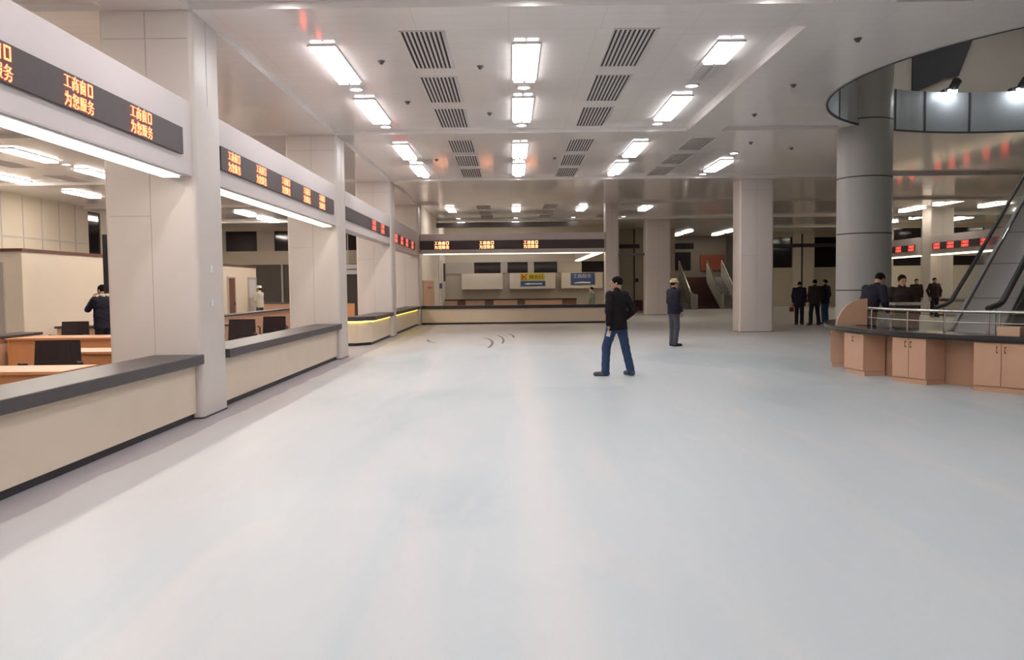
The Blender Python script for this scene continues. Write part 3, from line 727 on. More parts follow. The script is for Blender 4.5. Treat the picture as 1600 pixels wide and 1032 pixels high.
def chair(label, x, y, rz, top=0.96):
    t = thing('office_chair', label, 'chair', (x, y, 0), rz, 'dark office chairs')
    w = 0.28; z0 = top - 0.50
    m = MB(); P = []
    for k in range(9):      # gently curved back
        u = -1 + 2 * k / 8; P.append((u * w, 0.22 + 0.05 * (1 - u * u)))
    for k in range(8):
        (xa, ya), (xb, yb) = P[k], P[k + 1]
        m.extr([(xa, ya, z0), (xb, yb, z0), (xb * 0.93, yb + 0.06, top), (xa * 0.93, ya + 0.06, top)], (0, 0.05, 0))
    m.obj('backrest', 'chair', t)
    MB().prism(rrect(-0.26, 0.26, -0.26, 0.22, 0.08), 0.44, 0.52).obj('seat', 'chair', t, bevel=0.02)
    MB().box(-0.04, 0.04, 0.18, 0.30, 0.42, 0.60).obj('back_bracket', 'plastic', t)
    MB().disc((0, 0), 0.03, 0.10, 0.44, 12).obj('gas_column', 'plastic', t)
    m = MB()
    for k in range(5):
        a = 2 * PI * k / 5; m.tube([(0, 0, 0.10), (0.28 * math.cos(a), 0.28 * math.sin(a), 0.07)], 0.022, 8)
    m.obj('star_base', 'plastic', t)
    for k in range(5):
        a = 2 * PI * k / 5; MB().disc((0.28 * math.cos(a), 0.28 * math.sin(a)), 0.03, 0, 0.06, 10).obj('castor', 'plastic', t)
    for sx in (-1, 1):
        MB().tube([(sx * 0.26, 0.1, 0.48), (sx * 0.32, 0.1, 0.52), (sx * 0.32, 0.1, 0.68), (sx * 0.32, -0.18, 0.70)], 0.018, 8).obj('armrest', 'plastic', t)
    return t
chair('dark mesh office chair nearest the foreground counter', -5.80, 10.45, 0.25)
chair('dark office chair behind the tall orange desk', -9.05, 17.0, 0.1)
chair('dark office chair half hidden by the foreground pillar', -5.55, 16.9, 0.1, 0.97)
chair('dark office chair farther right behind the second counter', -5.75, 20.0, 0.15, 0.92)
# back office counters: peach fronts with dark tops
def low_counter(label, x0, x1, y0, y1, h=0.8, boards='y'):
    t = thing('office_counter', label, 'counter', ((x0 + x1) / 2, (y0 + y1) / 2, 0), group='peach counters inside the left office')
    o = tuple(t.location)
    MB(o).box(x0 + 0.04, x1 - 0.04, y0 + 0.04, y1 - 0.04, 0, h - 0.05).obj('counter_body', 'peach', t)
    MB(o).box(x0, x1, y0, y1, h - 0.05, h).obj('counter_top', 'slab', t, bevel=0.005)
    return t
low_counter('peach counter with dark top across the back of the left office', -10.3, -6.5, 18.7, 19.2)
low_counter('peach counter with dark top running along the left office, nearer stretch', -9.65, -9.2, 10.5, 16.3)
low_counter('peach counter with dark top running along the left office, farther stretch', -9.2, -8.75, 21.5, 36.0)
low_counter('peach counter deep in the left office by the grey glazing', -13.0, -8.0, 38.0, 38.6, 0.95)
tag(MB().box(-5.5, -4.97, 26.3, 26.36, 0, 1.1).obj('desk_screen', 'orange'), 'orange partition board beside the third pillar', 'partition')

# ------------------------------------------------------------------ round desk (right)
def ang_at(px, R):
    """angle on the desk circle where the sight line of image column px first meets radius R"""
    k = (px - 800) / FPX / math.cos(PITCH)
    A = k * k + 1; B = -2 * (k * AC[0] + AC[1]); Cc = AC[0] ** 2 + AC[1] ** 2 - R * R
    d = B * B - 4 * A * Cc
    y = (-B - math.sqrt(max(d, 0))) / (2 * A)
    return math.degrees(math.atan2(y - AC[1], k * y - AC[0])) % 360
RD = 4.86
t = thing('round_worktop', 'curved polished black worktop of the round desk', 'worktop', (AC[0] - 4.6, AC[1], 0.75))
MB(tuple(t.location)).arc(AC, 4.41, 4.95, 137, 300, 0.75, 0.815, n=96).obj('top_slab', 'blacktop', t, bevel=0.008)
MB(tuple(t.location)).arc(AC, 4.45, 4.90, 137, 300, 0.72, 0.75, n=96).obj('lower_edge', 'plastic', t)
MB(tuple(t.location)).arc(AC, 4.43, 4.46, 137, 300, 0.0, 0.72, n=96).obj('back_board', 'woodrec', t)
# angles grow from the left end towards the viewer: cabinets at chosen stretches
cabs = [(ang_at(1290, 4.9) - 9.0, ang_at(1299, RD)), (ang_at(1320, RD), ang_at(1350, RD)), (ang_at(1395, RD), ang_at(1448, RD)), (ang_at(1522, RD), ang_at(1612, RD)), (ang_at(1612, RD) + 9, ang_at(1612, RD) + 21)]
clab = ['peach cabinet at the far left end of the round desk', 'narrow peach cabinet, second from the left of the round desk', 'peach cabinet with two doors in the middle of the round desk', 'wide peach two-door cabinet at the right edge of the picture', 'peach cabinet past the right edge of the picture']
for i, (a0, a1) in enumerate(cabs):
    am = math.radians((a0 + a1) / 2); half = RD * math.sin(math.radians((a1 - a0) / 2)); c_, s_ = math.cos(am), math.sin(am)
    rf = RD * math.cos(math.radians((a1 - a0) / 2)) - 0.01
    loc = (AC[0] + rf * c_, AC[1] + rf * s_, 0)
    t = thing('base_cabinet', clab[i], 'cabinet', loc, am + PI / 2, 'peach cabinets under the round desk')   # local -y faces outwards
    dp = 0.40; dp = min(dp, rf - 4.47)
    MB().box(-half, half, 0, dp, 0.08, 0.715).obj('cabinet_body', 'peach', t)
    MB().box(-half, half, 0.008, dp, 0.0, 0.075).obj('plinth', 'peach', t)
    nd = 1 if i < 2 else 2
    for k in range(nd):
        x0 = -half + 0.006 + k * (2 * half / nd); x1 = -half + (k + 1) * (2 * half / nd) - 0.004
        d = MB().box(x0, x1, -0.018, 0, 0.09, 0.71).obj('cabinet_door', 'peach', t, bevel=0.002)
        xh = (x1 - 0.05) if (k == 0 and nd == 2) else ((x0 + 0.05) if nd == 2 else (x0 + x1) / 2)
        MB().tube([(xh, -0.018, 0.66), (xh, -0.045, 0.655), (xh, -0.045, 0.575), (xh, -0.018, 0.57)], 0.007, 8).obj('door_handle', 'plastic', d)
# railing on the inner edge
a0 = ang_at(1357, 4.46); a1 = 290
t = thing('glass_railing', 'low steel railing with glass standing behind the round desk', 'railing', (AC[0] - 4.35, AC[1], 0.81))
o = tuple(t.location); RR = 4.46
def arcpts(R, a, b, z, n=60): return [(AC[0] + R * math.cos(math.radians(a + (b - a) * k / n)), AC[1] + R * math.sin(math.radians(a + (b - a) * k / n)), z) for k in range(n + 1)]
MB(o).tube(arcpts(RR, a0, a1, 1.135), 0.026, 10).obj('top_rail', 'chrome', t, smooth=True)
MB(o).tube(arcpts(RR, a0, a1, 0.97), 0.009, 8).obj('mid_rail', 'alu', t, smooth=True)
MB(o).arc(AC, RR - 0.005, RR + 0.005, a0, a1, 0.84, 1.08, n=60).obj('glass_panel', 'glass', t)
for px in (1362, 1418, 1476, 1545, 1562):
    a = math.radians(ang_at(px, 4.46)); x, y = AC[0] + RR * math.cos(a), AC[1] + RR * math.sin(a)
    MB(o).tube([(x, y, 0.815), (x, y, 1.12)], 0.014, 8).obj('post', 'chrome', t)
a = 245
while a < 290:
    x, y = AC[0] + RR * math.cos(math.radians(a)), AC[1] + RR * math.sin(math.radians(a))
    MB(o).tube([(x, y, 0.815), (x, y, 1.12)], 0.014, 8).obj('post', 'chrome', t); a += 12
# curved wood end screen on the desk
y0 = 15.05
def wx(px, y): return (px - 800) / FPX * y
def wz(px, py, y): return CAMH - (py - (447 - ROLL * (px - 800))) / FPX * y
pts = []
for px, py in ((1308, 508), (1310, 498), (1315, 488), (1322, 479), (1331, 472), (1342, 468), (1356, 467), (1356, 508)):
    pts.append((wx(px, y0), y0, max(0.815, wz(px, py, y0))))
tag(MB(tuple(pts[0])).extr(pts, (0, 0.035, 0)).obj('end_screen', 'peach', bevel=0.004), 'rounded peach wood screen standing on the left end of the round desk', 'screen')
D.objects['end_screen'].location = pts[0]
# small carton on the worktop
a = math.radians(ang_at(1578, 4.75)); x, y = AC[0] + 4.72 * math.cos(a), AC[1] + 4.72 * math.sin(a)
t = thing('carton_box', 'small tan box on the black worktop at the right edge', 'box', (x, y, 0.815), a + PI / 2)
MB().box(-0.15, 0.15, -0.08, 0.08, 0, 0.13).obj('box_body', 'card', t, bevel=0.003)
MB().box(-0.15, 0.15, -0.01, 0.01, 0.13, 0.1315).obj('tape', 'counter', t)
# inner ledge in front of the standing man
t = thing('inner_ledge', 'grey-green ledge inside the round desk before the standing man', 'ledge', (7.7, 16.25, 0))
o = tuple(t.location)
MB(o).box(7.42, 7.98, 16.1, 16.4, 1.14, 1.19).obj('ledge_top', 'greywall', t, bevel=0.004)
MB(o).box(7.46, 7.94, 16.2, 16.26, 0, 1.14).obj('ledge_panel', 'greyglass', t)

# ------------------------------------------------------------------ escalators
def handrail_path(P0, d, s0, s1, back=0.9):
    """flat run, curve, incline; P0 = start of the incline"""
    pts = []
    dx, dy = d
    pts.append((P0[0] - dx * back, P0[1] - dy * back, P0[2] - 0.13))
    pts.append((P0[0] - dx * back * 0.7, P0[1] - dy * back * 0.7, P0[2] - 0.10))
    pts.append((P0[0] - dx * back * 0.4, P0[1] - dy * back * 0.4, P0[2] - 0.06 - 0.02))
    pts.append((P0[0] - dx * 0.12, P0[1] - dy * 0.12, P0[2] - 0.03))
    for k in range(1, 9):
        s = s0 + (s1 - s0) * k / 8; pts.append((P0[0] + dx * s, P0[1] + dy * s, P0[2] + 0.577 * s))
    return pts
P0 = (7.69, 14.5, 1.28); q = 0.7071; dv = (q, q); S1 = 6.3; WD = 0.80
t = thing('escalator', 'escalator covered by grey boards, with black handrails, rising into the round atrium', 'escalator', (P0[0], P0[1], 0))
o = tuple(t.location)
nx, ny = q, -q                     # towards the near (right) side
def along(P, s, z, w=0.0): return (P[0] + dv[0] * s + nx * w, P[1] + dv[1] * s + ny * w, z)
near = along(P0, 0, P0[2], WD)
MB(o).tube(handrail_path(P0, dv, 0, S1), 0.036, 10).obj('handrail', 'rubber', t, smooth=True)
MB(o).tube(handrail_path(near, dv, 0, S1), 0.05, 10).obj('handrail', 'rubber', t, smooth=True)
zt = lambda s: P0[2] + 0.577 * s - 0.50
for P in (P0, near):
    gl = [along(P, -0.5, 0.70), along(P, 0, zt(0)), along(P, S1, zt(S1)), along(P, S1, zt(S1) + 0.47), along(P, 0, zt(0) + 0.47), along(P, -0.5, 1.16)]
    MB(o).extr(gl, (nx * 0.012, ny * 0.012, 0)).obj('glass_balustrade', 'glass', t)
bd = [along(P0, -0.45, 0.10, 0.04), along(P0, 0.0, zt(0) - 0.02, 0.04), along(P0, S1, zt(S1) - 0.02, 0.04), along(P0, S1, zt(S1) - 0.10, 0.04), along(P0, 0.1, zt(0) - 0.10, 0.04), along(P0, -0.4, 0.0, 0.04)]
MB(o).extr(bd, (nx * (WD - 0.08), ny * (WD - 0.08), 0)).obj('cover_board', 'truss', t)
m = MB(o)
for s in (0.9, 2.0, 3.1, 4.2, 5.3):
    p = along(P0, s, zt(s) - 0.017, 0.05); r_ = along(P0, s + 0.012, zt(s + 0.012) - 0.017, 0.05)
    m.extr([p, r_, (r_[0] + nx * 0.70, r_[1] + ny * 0.70, r_[2]), (p[0] + nx * 0.70, p[1] + ny * 0.70, p[2])], (0, 0, 0.003))
m.obj('board_joint', 'darkjoint', t)
for w in (-0.06, WD):
    sd = [along(P0, -0.5, 0.0, w), along(P0, -0.5, 0.72, w), along(P0, 0.0, zt(0), w), along(P0, S1, zt(S1), w), along(P0, S1, zt(S1) - 1.1, w), along(P0, 0.8, 0.0, w)]
    MB(o).extr(sd, (nx * 0.06, ny * 0.06, 0)).obj('side_cladding', 'plastic' if w > 0 else 'truss', t)

# far pair going up away from the viewer, maroon stair between them
def far_escalator(label, xa, xb):
    t = thing('escalator', label, 'escalator', ((xa + xb) / 2, 52.8, 0), group='pale escalators at the far end')
    o = tuple(t.location); y0, y1 = 52.8, 56.7
    for x in (xa, xb):
        MB(o).tube([(x, y0 - 0.5, 0.98), (x, y0, 1.02), (x, y0 + 0.4, 1.12), (x, y1, 1.12 + 0.577 * (y1 - y0 - 0.4))], 0.055, 8).obj('handrail', 'chrome', t, smooth=True)
        MB(o).extr([(x - 0.05, y0 - 0.4, 0), (x - 0.05, y0 - 0.4, 0.92), (x - 0.05, y0 + 0.3, 1.0), (x - 0.05, y1, 0.98 + 0.577 * (y1 - y0 - 0.4)), (x - 0.05, y1, 2.0), (x - 0.05, y0 + 1.8, 0)], (0.1, 0, 0)).obj('balustrade', 'greywall', t)
    m = MB(o)
    for k in range(9):
        m.box(xa + 0.06, xb - 0.06, y0 + 0.42 * k, y0 + 0.42 * k + 0.42, max(0.0, 0.2 * k - 0.1), 0.12 + 0.24 * k)
    m.obj('steps', 'truss', t)
    MB(o).box(xb - 0.2, xb + 0.25, y0 - 0.75, y0 - 0.45, 0, 0.95).obj('newel_box', 'alu', t, bevel=0.02)
    return t
far_escalator('pale far escalator at the left, behind the hard hat man', 10.55, 11.4)
far_escalator('pale far escalator at the right, beside the free-standing pillar', 13.3, 14.3)
t = thing('wide_stair', 'dark maroon staircase between the two far escalators', 'staircase', (12.3, 53, 0))
o = tuple(t.location); m = MB(o)
for k in range(10): m.box(11.66, 13.24, 53.0 + 0.36 * k, 53.36 + 0.36 * k, 0, 0.165 * (k + 1))
m.obj('steps', 'stair', t)
MB(o).box(11.66, 13.24, 56.6, 56.8, 0, 2.05).obj('back_board', 'stair', t)

# scuffs on the floor
m = MB()
def scuff(pts, w):
    for (xa, ya), (xb, yb) in zip(pts[:-1], pts[1:]):
        dx, dy = xb - xa, yb - ya; L_ = math.hypot(dx, dy); ex, ey = -dy / L_ * w, dx / L_ * w
        m.add([(xa - ex, ya - ey, 0.002), (xb - ex, yb - ey, 0.002), (xb + ex, yb + ey, 0.002), (xa + ex, ya + ey, 0.002)], [(0, 1, 2, 3)])
for (cx, cy, rx, ry, a, b_, w) in ((-1.1, 23.0, 0.55, 3.0, -30, 70, 0.035), (-0.75, 24.2, 0.5, 3.2, -20, 60, 0.03), (-1.9, 26.0, 0.7, 2.6, 200, 250, 0.03), (-0.35, 26.0, 0.4, 2.0, -10, 60, 0.03)):
    scuff([(cx + rx * math.cos(math.radians(a + (b_ - a) * k / 12)), cy + ry * math.sin(math.radians(a + (b_ - a) * k / 12))) for k in range(13)], w)
o = tag(m.obj('scuff_marks', 'scuff'), 'dark curved scuff marks on the floor before the far counter', 'marks'); o['kind'] = 'stuff'
# ------------------------------------------------------------------ people
class SDF:
    """smooth union of round cones / ellipsoids sampled on a grid, meshed with surface nets"""
    def __init__(s, lo, hi, h):
        s.h = h; s.lo = np.array(lo, np.float32)
        s.n = np.ceil((np.array(hi) - s.lo) / h).astype(int) + 1
        s.F = np.full(s.n, 0.15, np.float32)
    def _grid(s, lo, hi):
        a = np.clip(np.floor((np.array(lo) - s.lo) / s.h).astype(int), 0, s.n - 1)
        b = np.clip(np.ceil((np.array(hi) - s.lo) / s.h).astype(int) + 1, 1, s.n)
        sl = tuple(slice(int(i), int(max(j, i + 1))) for i, j in zip(a, b))
        ax = [s.lo[i] + s.h * np.arange(sl[i].start, sl[i].stop, dtype=np.float32) for i in range(3)]
        return sl, np.meshgrid(*ax, indexing='ij')
    def _smin(s, sl, d, k):
        F = s.F[sl]
        if k > 0:
            hh = np.clip(0.5 + 0.5 * (F - d) / k, 0, 1)
            s.F[sl] = F * (1 - hh) + d * hh - k * hh * (1 - hh)
        else: s.F[sl] = np.minimum(F, d)
    def cone(s, a, b, ra, rb, k=0.02, sx=1.0, sy=1.0, cut=False, ax=(1, 0, 0)):
        a = np.array(a, np.float32); b = np.array(b, np.float32)
        mg = max(ra, rb) * max(sx, sy, 1) + k + 0.03
        sl, (X, Y, Z) = s._grid(np.minimum(a, b) - mg, np.maximum(a, b) + mg)
        ab = b - a; L2 = float(ab @ ab) + 1e-9
        qx, qy, qz = X - a[0], Y - a[1], Z - a[2]
        t = np.clip((qx * ab[0] + qy * ab[1] + qz * ab[2]) / L2, 0, 1)
        qx, qy, qz = qx - t * ab[0], qy - t * ab[1], qz - t * ab[2]
        if sx != 1 or sy != 1:
            ux, uy = ax[0], ax[1]
            u = qx * ux + qy * uy; v = -qx * uy + qy * ux
            qx, qy = u / sx, v / sy
        d = np.sqrt(qx * qx + qy * qy + qz * qz) - (ra + (rb - ra) * t)
        d *= min(1.0, sx, sy)
        if cut: s.F[sl] = np.maximum(s.F[sl], -d)
        else: s._smin(sl, d, k)
    def ell(s, c, r, R=None, k=0.015, cut=False):
        c = np.array(c, np.float32); mg = max(r) + k + 0.03
        sl, (X, Y, Z) = s._grid(c - mg, c + mg)
        P = np.stack([X - c[0], Y - c[1], Z - c[2]], -1)
        if R is not None: P = P @ np.array(R, np.float32)      # world -> local
        r = np.array(r, np.float32)
        k0 = np.linalg.norm(P / r, axis=-1); k1 = np.linalg.norm(P / (r * r), axis=-1) + 1e-6
        d = k0 * (k0 - 1) / k1
        if cut: s.F[sl] = np.maximum(s.F[sl], -d)
        else: s._smin(sl, d.astype(np.float32), k)
    def plane_cut(s, p, n, lo=None, hi=None):
        """remove everything on the +n side of the plane, inside the box lo..hi"""
        n = np.array(n, float); n /= np.linalg.norm(n)
        sl, (X, Y, Z) = s._grid(lo if lo is not None else s.lo, hi if hi is not None else s.lo + s.h * s.n)
        s.F[sl] = np.maximum(s.F[sl], ((X - p[0]) * n[0] + (Y - p[1]) * n[1] + (Z - p[2]) * n[2]).astype(np.float32))
    def wrinkle(s, amp, fx=(17, 13, 41), seed=0.0):
        sl, (X, Y, Z) = s._grid(s.lo, s.lo + s.h * s.n)
        s.F += amp * (np.sin(fx[2] * Z + 9 * X + 7 * np.sin(fx[0] * Y + seed) * 0.4 + seed) * np.sin(fx[0] * X + fx[1] * Y + 0.5 * fx[2] * Z + 2 * seed))
    def mesh(s, name, mats):
        F = s.F; F[0] = F[-1] = 0.1; F[:, 0] = F[:, -1] = 0.1; F[:, :, 0] = F[:, :, -1] = 0.1
        I = F < 0
        c = [I[dx:I.shape[0] - 1 + dx, dy:I.shape[1] - 1 + dy, dz:I.shape[2] - 1 + dz] for dx in (0, 1) for dy in (0, 1) for dz in (0, 1)]
        cnt = np.sum(np.stack(c).astype(np.int8), 0)
        act = np.argwhere((cnt > 0) & (cnt < 8))
        idx = np.full(cnt.shape, -1, np.int64); idx[act[:, 0], act[:, 1], act[:, 2]] = np.arange(len(act))
        corner = [(dx, dy, dz) for dx in (0, 1) for dy in (0, 1) for dz in (0, 1)]
        val = [F[act[:, 0] + q[0], act[:, 1] + q[1], act[:, 2] + q[2]] for q in corner]
        sm = np.zeros((len(act), 3)); ct = np.zeros(len(act))
        for i in range(8):
            for j in range(i + 1, 8):
                df = [abs(corner[i][k] - corner[j][k]) for k in range(3)]
                if sum(df) != 1: continue
                a, b = val[i], val[j]; m = (a < 0) != (b < 0)
                t = np.where(m, a / np.where(m, a - b, 1), 0)
                p = np.array(corner[i]) + t[:, None] * (np.array(corner[j]) - np.array(corner[i]))
                sm[m] += p[m]; ct[m] += 1
        V = (act + sm / ct[:, None]) * s.h + s.lo
        faces = []
        for ax in range(3):
            o = [k for k in range(3) if k != ax]
            A = np.moveaxis(I, ax, 0)
            ch = np.argwhere(I.take(range(I.shape[ax] - 1), ax) != I.take(range(1, I.shape[ax]), ax))
            ok = (ch[:, o[0]] > 0) & (ch[:, o[1]] > 0) & (ch[:, o[0]] < I.shape[o[0]] - 1) & (ch[:, o[1]] < I.shape[o[1]] - 1)
            ch = ch[ok]
            q = []
            for da, db in ((0, 0), (1, 0), (1, 1), (0, 1)):
                e = ch.copy(); e[:, o[0]] -= da; e[:, o[1]] -= db
                q.append(idx[e[:, 0], e[:, 1], e[:, 2]])
            q = np.stack(q, 1)
            inside = I[ch[:, 0], ch[:, 1], ch[:, 2]]
            flip = inside if ax != 1 else ~inside
            q[~flip] = q[~flip][:, ::-1]
            faces.append(q)
        Q = np.concatenate(faces)
        me = D.meshes.new(name)
        me.vertices.add(len(V)); me.vertices.foreach_set('co', V.astype(np.float32).ravel())
        me.loops.add(Q.size); me.loops.foreach_set('vertex_index', Q.astype(np.int32).ravel())
        me.polygons.add(len(Q)); me.polygons.foreach_set('loop_start', np.arange(0, Q.size, 4, dtype=np.int32))
        me.polygons.foreach_set('use_smooth', np.ones(len(Q), bool))
        me.update(calc_edges=True); me.validate()
        for k in mats: me.materials.append(M[k])
        return me

def V3(*a): return np.array(a, float)
def unit(v): v = np.array(v, float); return v / np.linalg.norm(v)
def head_R(yaw, pitch):
    cy, sy = math.cos(yaw), math.sin(yaw); cp, sp = math.cos(pitch), math.sin(pitch)
    Rz = np.array([[cy, -sy, 0], [sy, cy, 0], [0, 0, 1]]); Rx = np.array([[1, 0, 0], [0, cp, -sp], [0, sp, cp]])
    return Rz @ Rx
BASE = dict(pelvis=(0, 0, 0.93), waist=(0, 0.005, 1.08), chest=(0, 0.0, 1.30), neck=(0, -0.015, 1.455), head=(0, 0.02, 1.60), yaw=0.0, pitch=0.0,
            shL=(-0.185, -0.01, 1.405), elL=(-0.235, -0.03, 1.13), wrL=(-0.235, 0.04, 0.885), hdL=(0.0, 0.1, -1.0), thL=(0.3, 1, -0.2),
            shR=(0.185, -0.01, 1.405), elR=(0.235, -0.03, 1.13), wrR=(0.235, 0.04, 0.885), hdR=(0.0, 0.1, -1.0), thR=(-0.3, 1, -0.2),
            hiL=(-0.09, 0, 0.90), knL=(-0.10, 0.02, 0.49), anL=(-0.105, -0.02, 0.085), toL=(-0.12, 0.15, 0.03),
            hiR=(0.09, 0, 0.90), knR=(0.10, 0.02, 0.49), anR=(0.105, -0.02, 0.085), toR=(0.12, 0.15, 0.03))
def hand(S, wr, d, th, curl=0.5, h=0.007):
    d = unit(d); th = np.array(th, float); th = unit(th - d * (th @ d)); nrm = np.cross(d, th)       # palm normal
    if nrm @ np.array([-wr[0], 0, 0]) < 0: nrm = -nrm       # palms face the thigh
    fr = max(0.0078, 1.05 * h)
    k0 = wr + d * 0.085
    S.cone(wr, wr + d * 0.03, 0.024, 0.026, 0.012)
    for j in (-0.026, -0.009, 0.009, 0.026): S.cone(wr + d * 0.02 + th * j * 0.6, k0 + th * j, 0.014, 0.0125, 0.012)
    for j, L_ in ((0.030, 0.070), (0.010, 0.080), (-0.011, 0.074), (-0.031, 0.058)):
        a = k0 + th * j * (1.0 + 2.2 * max(0, h - 0.006) / 0.006 * 0.3); d1 = unit(d + nrm * curl * 0.55 + th * j * 1.5); b = a + d1 * L_ * 0.55
        d2 = unit(d + nrm * curl * 1.7 + th * j); c = b + d2 * L_ * 0.5
        S.cone(a, b, fr * 1.08, fr, 0.004); S.cone(b, c, fr, fr * 0.82, 0.003)
    a = wr + d * 0.025 + th * 0.022; b = a + unit(d * 0.75 + th * 0.75 + nrm * 0.3) * 0.042; c = b + unit(d + th * 0.25 + nrm * 0.35) * 0.034
    S.cone(a, b, fr * 1.5, fr * 1.2, 0.008); S.cone(b, c, fr * 1.15, fr * 0.9, 0.004)

def person(label, x, y, heading, height=1.72, h=0.008, jacket='cloth_black', trousers='jeans', shoes='shoe', group=None, pose=None, hat=None, hem=0.80, lift=0.0, collar=None, vest=None, hair='hair', back_bag=False):
    J = {k: (np.array(v, float) if isinstance(v, tuple) else v) for k, v in BASE.items()}
    for k, v in (pose or {}).items(): J[k] = np.array(v, float) if isinstance(v, tuple) else v
    curl = J.get('curl', 0.5)
    pts = np.array([v for k, v in J.items() if isinstance(v, np.ndarray) and k[:2] not in ('hd', 'th')])
    lo = pts.min(0) - 0.24; hi = pts.max(0) + 0.26; lo[2] = -0.03
    R = head_R(J['yaw'], J['pitch']) * 1.06; hc = J['head']
    HP = lambda *p: hc + R @ np.array(p)
    # --- body: one continuous skin
    S = SDF(lo, hi, h)
    S.cone(J['pelvis'], J['waist'], 0.115, 0.105, 0.04, 1.15, 0.8)
    S.cone(J['waist'], J['chest'], 0.108, 0.118, 0.05, 1.2, 0.8)
    S.cone(J['chest'], J['neck'] - V3(0, 0, 0.05), 0.115, 0.06, 0.05, 1.2, 0.8)
    S.cone(J['shL'], J['shR'], 0.048, 0.048, 0.05)
    S.cone(J['neck'] - V3(0, 0, 0.05), HP(0, -0.025, -0.06), 0.056, 0.052, 0.03)
    for s in 'LR':
        S.cone(J['sh' + s], J['el' + s], 0.046, 0.036, 0.03); S.cone(J['el' + s], J['wr' + s], 0.036, 0.024, 0.015)
        S.cone(J['hi' + s], J['kn' + s], 0.080, 0.050, 0.04); S.cone(J['kn' + s], J['an' + s], 0.050, 0.034, 0.02)
        S.cone(J['an' + s], J['to' + s], 0.026, 0.018, 0.01)
        hand(S, J['wr' + s], J['hd' + s], J['th' + s], curl, h)
    # head: skull, jaw, brow, nose, lips, chin, ears, sockets
    S.ell(HP(0, -0.012, 0.025), (0.074, 0.094, 0.088), R, 0.02); S.ell(HP(0, 0.015, -0.035), (0.060, 0.074, 0.085), R, 0.03)
    S.ell(HP(0, 0.062, -0.088), (0.026, 0.022, 0.020), R, 0.02)
    S.cone(HP(-0.035, 0.078, 0.022), HP(0.035, 0.078, 0.022), 0.010, 0.010, 0.012)
    for sx in (-1, 1): S.ell(HP(sx * 0.032, 0.092, -0.002), (0.017, 0.014, 0.010), R, cut=True)
    for sx in (-1, 1): S.ell(HP(sx * 0.032, 0.078, -0.002), (0.012, 0.012, 0.011), R, 0.002)
    S.cone(HP(0, 0.085, 0.005), HP(0, 0.108, -0.035), 0.009, 0.014, 0.008); S.cone(HP(-0.012, 0.092, -0.04), HP(0.012, 0.092, -0.04), 0.009, 0.009, 0.006)
    S.cone(HP(-0.02, 0.080, -0.066), HP(0.02, 0.080, -0.066), 0.008, 0.008, 0.006); S.cone(HP(-0.018, 0.080, -0.075), HP(0.018, 0.080, -0.075), 0.008, 0.008, 0.005)
    for sx in (-1, 1): S.ell(HP(sx * 0.078, -0.012, -0.008), (0.010, 0.020, 0.032), R, 0.006)
    me = S.mesh('person', ['skin'])
    root = D.objects.new('person', me); COL.objects.link(root)
    sc = height / 1.72
    root.location = (x, y, lift); root.rotation_euler = (0, 0, heading); root.scale = (sc, sc, sc)
    tag(root, label, 'person', group)
    def child(S, nm, mats):
        o = D.objects.new(nm, S.mesh(nm, mats)); COL.objects.link(o); o.parent = root; return o
    # --- jacket
    S = SDF(lo, hi, h)
    S.cone(J['pelvis'] - V3(0, 0, 0.16), J['waist'], 0.172, 0.152, 0.05, 1.2, 0.95)
    S.cone(J['waist'], J['chest'], 0.152, 0.165, 0.06, 1.2, 0.86)
    S.cone(J['chest'], J['neck'] - V3(0, 0, 0.05), 0.145, 0.075, 0.06, 1.2, 0.85)
    S.cone(J['shL'] - V3(0, 0, 0.015), J['shR'] - V3(0, 0, 0.015), 0.072, 0.072, 0.05)
    S.cone(J['neck'] - V3(0, 0, 0.04), J['neck'] + (hc - J['neck']) * 0.22, 0.072, 0.066, 0.02)
    S.wrinkle(0.004, seed=len(label) * 0.37)
    S.plane_cut(V3(0, 0, hem), (0, 0, -1))
    A = SDF(lo, hi, h)
    for s in 'LR':
        A.cone(J['sh' + s], J['el' + s], 0.074, 0.064, 0.04); A.cone(J['el' + s], J['wr' + s], 0.062, 0.047, 0.025)
    A.wrinkle(0.005, seed=len(label) * 0.53)
    for s in 'LR':
        d = unit(J['hd' + s]); w = J['wr' + s] + d * 0.008
        A.plane_cut(w, d, J['wr' + s] - 0.09, J['wr' + s] + 0.09)
    S._smin(tuple(slice(0, int(q)) for q in S.n), A.F, 0.025)
    child(S, 'jacket', [jacket])
    if collar:
        S = SDF(J['neck'] - 0.2, J['neck'] + 0.2, h)
        S.cone(J['neck'] - V3(0, 0, 0.02), J['neck'] + (hc - J['neck']) * 0.30, 0.074, 0.070, 0.0); S.cone(J['neck'] + (hc - J['neck']) * 0.2, J['neck'] + (hc - J['neck']) * 0.9, 0.058, 0.062, 0.0, cut=True)
        child(S, 'collar', [collar])
    # --- trousers
    S = SDF(lo, hi, h)
    S.cone(J['pelvis'] + V3(0, 0, 0.04), J['pelvis'] - V3(0, 0, 0.06), 0.125, 0.125, 0.04, 1.2, 0.85)
    for s in 'LR':
        S.cone(J['hi' + s], J['kn' + s], 0.102, 0.073, 0.04); S.cone(J['kn' + s], J['an' + s] - V3(0, 0, 0.03), 0.076, 0.068, 0.02)
    S.wrinkle(0.0035, (13, 11, 33), len(label) * 0.21)
    S.plane_cut(V3(0, 0, min(J['anL'][2], J['anR'][2]) - 0.052), (0, 0, -1))
    child(S, 'trousers', [trousers])
